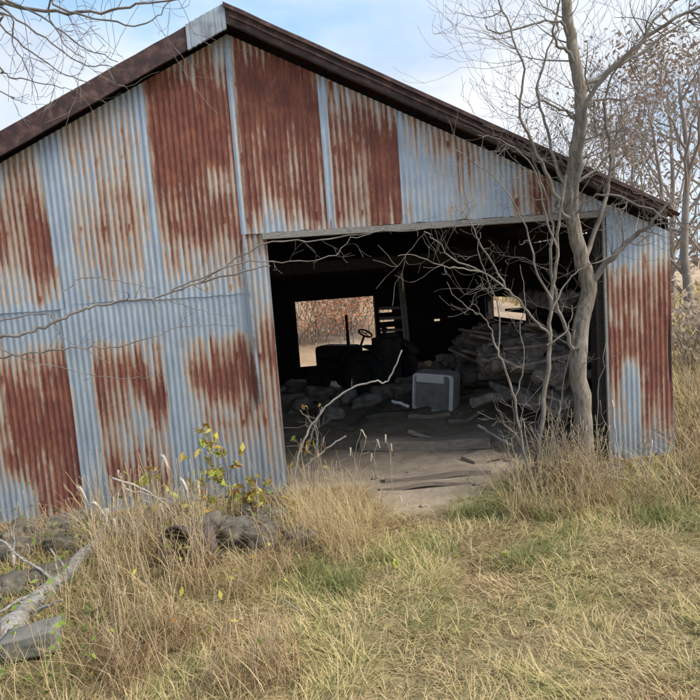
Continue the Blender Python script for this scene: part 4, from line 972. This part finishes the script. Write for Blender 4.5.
# dry tall weeds on the left and tussocks: individual plants
def weed(x, y, h, seed, name='dry_weed', label='', cat='weed', group=None, nb=26, sway=.25, leafn=0, leafmat_=None, cvr=(.1, .5), spreadr=.05, stems=3, w=.004):
    p = Gd(x, y); p.z = gz(p.x, p.y); rgk = random.Random(seed); r2 = np.random.RandomState(seed); e = empty(name, p); tag(e, label, cat, group)
    if nb:
        pos = np.array([[p.x, p.y, p.z]]*nb)+np.c_[np.clip(r2.normal(0, spreadr, (nb, 2)), -spreadr*1.3, spreadr*1.3), np.zeros(nb)]
        V, Fc, c_ = blades(pos, r2.uniform(0, 2*pi, nb), np.radians(r2.uniform(50, 88, nb)), np.radians(r2.uniform(20, 120, nb)), h*r2.uniform(.45, 1.0, nb), r2.uniform(w*.6, w*1.3, nb), r2.uniform(cvr[0], cvr[1], nb), 5, r2.normal(0, .6, nb))
        attr_mesh('blades', V, Fc, c_, M_GRASS, e)
    if stems:
        mb = MB()
        for _ in range(stems):
            dx = rgk.uniform(-sway, sway)*h; pts = wiggle([p+Vector((rgk.gauss(0, spreadr), rgk.gauss(0, spreadr), 0)), p+Vector((dx*.3, 0, h*.5)), p+Vector((dx, rgk.uniform(-.05, .05), h*rgk.uniform(.8, 1.1)))], rgk, .006, 4)
            mb.tube(pts, [.003*(1-.5*i/len(pts)) for i in range(len(pts))], 4); twigs_along(mb, pts, .0010, rgk, 3, .06, 0, .8, .4)
        mb.build('stems', M_STEM, e, True)
    if leafn:
        c = [p+Vector((rgk.gauss(0, .09), rgk.gauss(0, .09), h*rgk.uniform(.1, 1))) for _ in range(leafn)]; V, Fc, cv = leaves(c, .022, rgk, lambda q: q.random()); attr_mesh('leaves', V, Fc, cv, leafmat_ or M_LEAFY, e)
    return e
rg = random.Random(57)
for i in range(20):
    x = -5+i*15+rg.uniform(-6, 6); y = 533-.07*x+rg.uniform(-4, 16); wp = Gd(x, y+6); sz = rg.uniform(.10, .24); wp.z = sz*.22
    chunk(wp, (sz*1.3, sz*.8, sz*.75), eul(rg.uniform(-.2, .2), rg.uniform(-.2, .2), rg.uniform(0, 3)), 650+i, M_STONE, 'foundation_stone', 'small rubble stone at the wall foot ' + ('above the fallen log' if x < 110 else 'near the dark round pot' if x < 210 else 'by the yellow leaved saplings'), 'stone', 'stones along the foot of the wall', .26, boxy=.6)
rg = random.Random(58)
for i in range(44):
    x = rg.uniform(-10, 290); y = rg.uniform(536, 575)-.08*x; weed(x, y, rg.uniform(.2, .62)*(.7 if x < 90 else 1), 1900+i, 'wall_weed', 'brown weed growing among the wall foot stones ' + ('above the fallen log' if x < 110 else 'near the dark round pot' if x < 210 else 'by the yellow leaved saplings'), 'weed', 'weeds among the wall foot stones', nb=34, cvr=(.0, .45), stems=2, sway=.3, leafn=rg.choice((0, 0, 8)), leafmat_=M_LEAFG)
rg = random.Random(31)
for i, (x, y) in enumerate([(5, 612), (30, 598), (48, 618), (70, 610), (85, 590), (20, 572), (60, 640), (80, 660), (15, 690), (50, 690), (90, 640), (40, 560), (75, 555), (110, 560), (2, 650), (68, 690)]):
    weed(x, y, rg.uniform(.14, .34), 1700+i, 'creeping_weed', 'low dull green and brown weed ' + ('above' if y < 600 else 'right beside' if y < 645 else 'below') + ' the fallen log, ' + ('near the left edge' if x < 50 else 'on the thicket side'), 'weed', 'low weeds round the log', nb=46, cvr=(.3, .95), leafn=rg.choice((8, 20)), leafmat_=M_LEAFG, stems=2, spreadr=.07)
def wl(x, y):
    if y > 655: return 'tangled dry brown weed at the bottom edge of the view, ' + ('left of the thicket' if x < 170 else 'right end of the thicket')
    if x < 140: return 'tangled dry brown weed just right of the fallen log'
    return 'tangled dry brown weed ' + ('below the dark round pot' if x < 215 else 'below the yellow leaved saplings') + (', close to the stones' if y < 600 else ', out in the thicket')
for i in range(34):
    x = rg.uniform(75, 290); y = rg.uniform(555, 700); weed(x, y, rg.uniform(.22, .50)*(1 if y < 640 else .75), 700+i, label=wl(x, y), group='dry weeds lower left', cvr=(.0, .42), leafn=rg.choice((0, 0, 5)), leafmat_=M_LEAFY, nb=60, spreadr=.07, stems=2)
for i, (x, y) in enumerate([(105, 590), (118, 625), (140, 600), (155, 640), (128, 560), (145, 565), (205, 600), (120, 680), (150, 690)]):
    weed(x, y, rg.uniform(.5, .8), 760+i, label='tall stiff dry stalks ' + ('right beside the log tip' if x < 130 and y < 610 else 'below the dark round pot' if y < 610 else 'low in the thicket, near the bottom edge' if y > 660 else 'in the middle of the thicket'), group='tall dry stalks', nb=6, stems=3, sway=.12)
for i, (x, y) in enumerate([(330, 545), (345, 540), (318, 548), (338, 555), (352, 550), (308, 540), (326, 535), (362, 540), (300, 552), (345, 562), (372, 525), (290, 545), (305, 520), (318, 515), (330, 520), (345, 525), (312, 530), (355, 515), (298, 528)]):
    weed(x, y, rg.uniform(.36, .62), 780+i, 'grass_tussock', 'pale straw tussock ' + ('in front of the dirt threshold' if x > 340 else 'touching the left door post foot' if y < 535 else 'out before the left door post' if x > 315 else 'beside the tan stones left of the doorway'), 'grass tuft', 'straw tussocks by the left door post', nb=60, cvr=(.25, .5), stems=1, spreadr=.045, w=.003)
for i in range(26):
    x = rg.uniform(508, 600); y = rg.uniform(480, 520); weed(x, y, rg.uniform(.25, .6), 1800+i, 'dry_weed', 'dry brown weed among the sapling stems ' + ('left of' if x < 560 else 'round') + ' the thick trunk', 'weed', 'dry weeds at the tree foot', nb=40, cvr=(.0, .6), stems=3, sway=.3)
for i in range(14):
    x = rg.uniform(100, 215); y = rg.uniform(545, 585); weed(x, y, rg.uniform(.4, .75), 1850+i, 'dry_weed', 'tall tan weed before the lower wall, ' + ('left of' if x < 165 else 'in front of') + ' the dark round pot', 'weed', 'tan weeds before the wall', nb=26, cvr=(.1, .6), stems=3, sway=.15)
for i in range(26):
    x = rg.uniform(560, 690); y = rg.uniform(480, 520); weed(x, y, rg.uniform(.16, .42), 800+i, 'dry_weed', 'dry weed standing before the right wall sheet', 'weed', 'dry weeds at the right wall', nb=26, cvr=(.1, .7))
for i in range(16):
    x = rg.uniform(676, 720); y = rg.uniform(375, 480); weed(x, y, rg.uniform(.35, .7), 820+i, 'dry_weed', 'tall brown weed past the right corner of the barn', 'weed', 'tall weeds past the corner', nb=30, cvr=(.0, .4), w=.007)
for i, (x, y) in enumerate([(335, 585), (312, 575), (350, 590), (500, 505), (478, 512), (520, 510), (460, 515), (545, 520), (525, 562), (510, 566), (668, 520), (690, 530), (650, 525), (640, 515), (120, 600), (140, 640), (95, 620), (445, 550)]):
    weed(x, y, rg.uniform(.14, .24), 840+i, 'green_tuft', 'fresh green tuft of grass ' + ('below the straw tussocks' if 300 < x < 360 else 'before the saplings' if 440 < x < 560 else 'before the right wall corner' if x > 560 else 'beside the fallen log'), 'grass tuft', 'green tufts', nb=70, cvr=(.75, 1), stems=0, spreadr=.06, w=.005)
for i, (x, y) in enumerate([(455, 565), (505, 562), (395, 572)]):
    p = Gd(x, y); p.z = gz(p.x, p.y)+.06; V, Fc, cv = leaves([p+Vector((rg.gauss(0, .01), rg.gauss(0, .01), 0)) for _ in range(3)], .028, rg, lambda q: .8, 1.5)
    o = attr_mesh('yellow_leaf', V, Fc, cv, M_LEAFY, None, tuple(p)); tag(o, ('bright yellow leaf in the grass, middle one of three', 'bright yellow leaf in the grass, rightmost of three', 'bright yellow leaf in the grass, leftmost of three')[i], 'leaf')
# yellow-leaved saplings by the wall
def leafy(pl, d, r, n, seed, label, spread=.025, name='leafy_sapling', size=.032):
    rgk = random.Random(seed); pts = wiggle(pxline(pl, d), rgk, .004, 5); pts[0].z = 0; e = empty(name, (pts[0].x, pts[0].y, 0)); tag(e, label, 'sapling')
    mb = MB(); mb.tube(pts, [r*(1-.6*k_/len(pts)) for k_ in range(len(pts))], 6); mb.build('stem', M_BARK, e, True); mb = MB(); tips = []
    for k_ in range(10): i = rgk.randint(3, len(pts)-1); a = rgk.uniform(0, 6.28); grow(mb, pts[i], (cos(a), sin(a)*.6, .7), .14, .0025, 1, rgk, .2, .6, 2, 3, tips)
    mb.build('twigs', M_TWIG, e, True)
    c = [rgk.choice(tips)+Vector([rgk.gauss(0, spread*.4) for _ in range(3)]) for _ in range(n)]; V, Fc, cv = leaves(c, size, rgk, lambda q: q.random()); attr_mesh('leaves', V, Fc, cv, M_LEAFY, e)
leafy([(232, 545), (230, 510), (228, 480), (224, 458), (218, 438)], 4.25, .008, 210, 1, 'yellow leaved sapling standing before the wall left of the door post')
leafy([(262, 545), (252, 520), (246, 500), (243, 480)], 4.2, .006, 150, 2, 'short yellow green sapling nearest the left door post')
leafy([(312, 520), (314, 470), (318, 440), (316, 425)], 4.4, .005, 22, 3, 'spindly plant with a few yellow leaves inside the doorway corner')
leafy([(150, 560), (148, 530), (152, 505), (146, 490)], 4.1, .004, 50, 5, 'low yellow green leafy plant left of the dark round pot')
leafy([(214, 560), (212, 530), (206, 500), (208, 470), (212, 452)], 4.15, .005, 80, 6, 'yellow green leafy plant between the round pot and the tallest leafy sapling')
leafy([(280, 560), (283, 540), (286, 520)], 4.1, .004, 60, 7, 'low leafy plant at the foot of the left door post')
leafy([(190, 560), (192, 530), (195, 505), (188, 488)], 4.1, .004, 12, 4, 'thin few leaved shoot beside the dark pot')

# foxtails
def fox(hx, hy, d, ln, bend, seed, label, bx=None, r=.014, group='foxtail heads'):
    rgk = random.Random(seed); top_ = P(hx, hy, d); root = Vector((top_.x+rgk.uniform(-.08, .08), d-.02, gz(top_.x, d)))
    e = empty('foxtail_grass', root); tag(e, label, 'foxtail', group); mb = MB(); mid = root.lerp(top_, .6)+Vector((bend*-.15, 0, .02))
    sp = wiggle([root, mid, top_], rgk, .002, 6); mb.tube(sp, .0016, 4); mb.build('stem', M_STEM, e, True)
    mb = MB(); pts = []
    for i in range(9):
        t = i/8; pts.append(top_+Vector((bend*ln*(t*.25+.55*t*t), 0, ln*(.28*sin(t*2.6)-.95*t*t*.95))))
    mb.tube(pts, [.62*r*q for q in (.35, .75, .95, 1, 1, .95, .85, .6, .25)], 7)
    for _ in range(150):
        j = rgk.randint(0, 7); c = pts[j].lerp(pts[j+1], rgk.random()); t = (pts[j+1]-pts[j]).normalized(); o_ = Vector((rgk.gauss(0, 1), rgk.gauss(0, 1), rgk.gauss(0, 1))); o_ = (o_-t*o_.dot(t)).normalized(); w_2 = t.cross(o_)*.0009
        a_ = c+o_*r*.4; b_2 = a_+o_*r*rgk.uniform(.7, 1.3)+t*r*1.1; mb.v += [tuple(a_-w_2), tuple(a_+w_2), tuple(b_2)]; k_ = len(mb.v); mb.f.append((k_-3, k_-2, k_-1))
    mb.build('seed_head', M_FOX, e, True)
for i, a in enumerate([(78, 490, 3.9, .13, .5, 'foxtail head drooping before the orange rust foot of the wall'), (92, 505, 3.8, .12, .8, 'foxtail head left of the pair above the log tip'), (108, 512, 3.7, .13, -.2, 'left foxtail head of the pair above the log tip'), (114, 522, 3.7, .13, .1, 'right foxtail head of the pair above the log tip'),
                       (180, 482, 4.0, .13, .5, 'broad pale foxtail head against the blue lower wall, left of its twin'), (198, 483, 4.0, .13, .0, 'upright pale foxtail head against the blue wall, right of its twin'), (162, 458, 4.1, .11, .4, 'topmost foxtail head before the rust streaked wall'), (160, 508, 4.0, .12, .3, 'foxtail head just above the dark pot'),
                       (174, 522, 4.0, .12, .3, 'foxtail head hanging over the mouth of the dark pot'), (186, 532, 4.0, .12, -.1, 'foxtail head beside the scrap cone'), (12, 552, 3.6, .10, .1, 'foxtail head near the left edge above the log')]): fox(*a[:5], 900+i, a[5])
rg = random.Random(8)
for i, (x, y) in enumerate([(361, 431), (377, 441), (386, 436), (372, 455), (391, 445), (383, 500), (399, 497), (351, 449)]):
    fox(x, y, 4.35+rg.uniform(-.1, .1), .06, rg.uniform(-.4, .6), 930+i, 'small foxtail head among others above the doorway dirt', r=.006, group='small foxtails in the doorway')
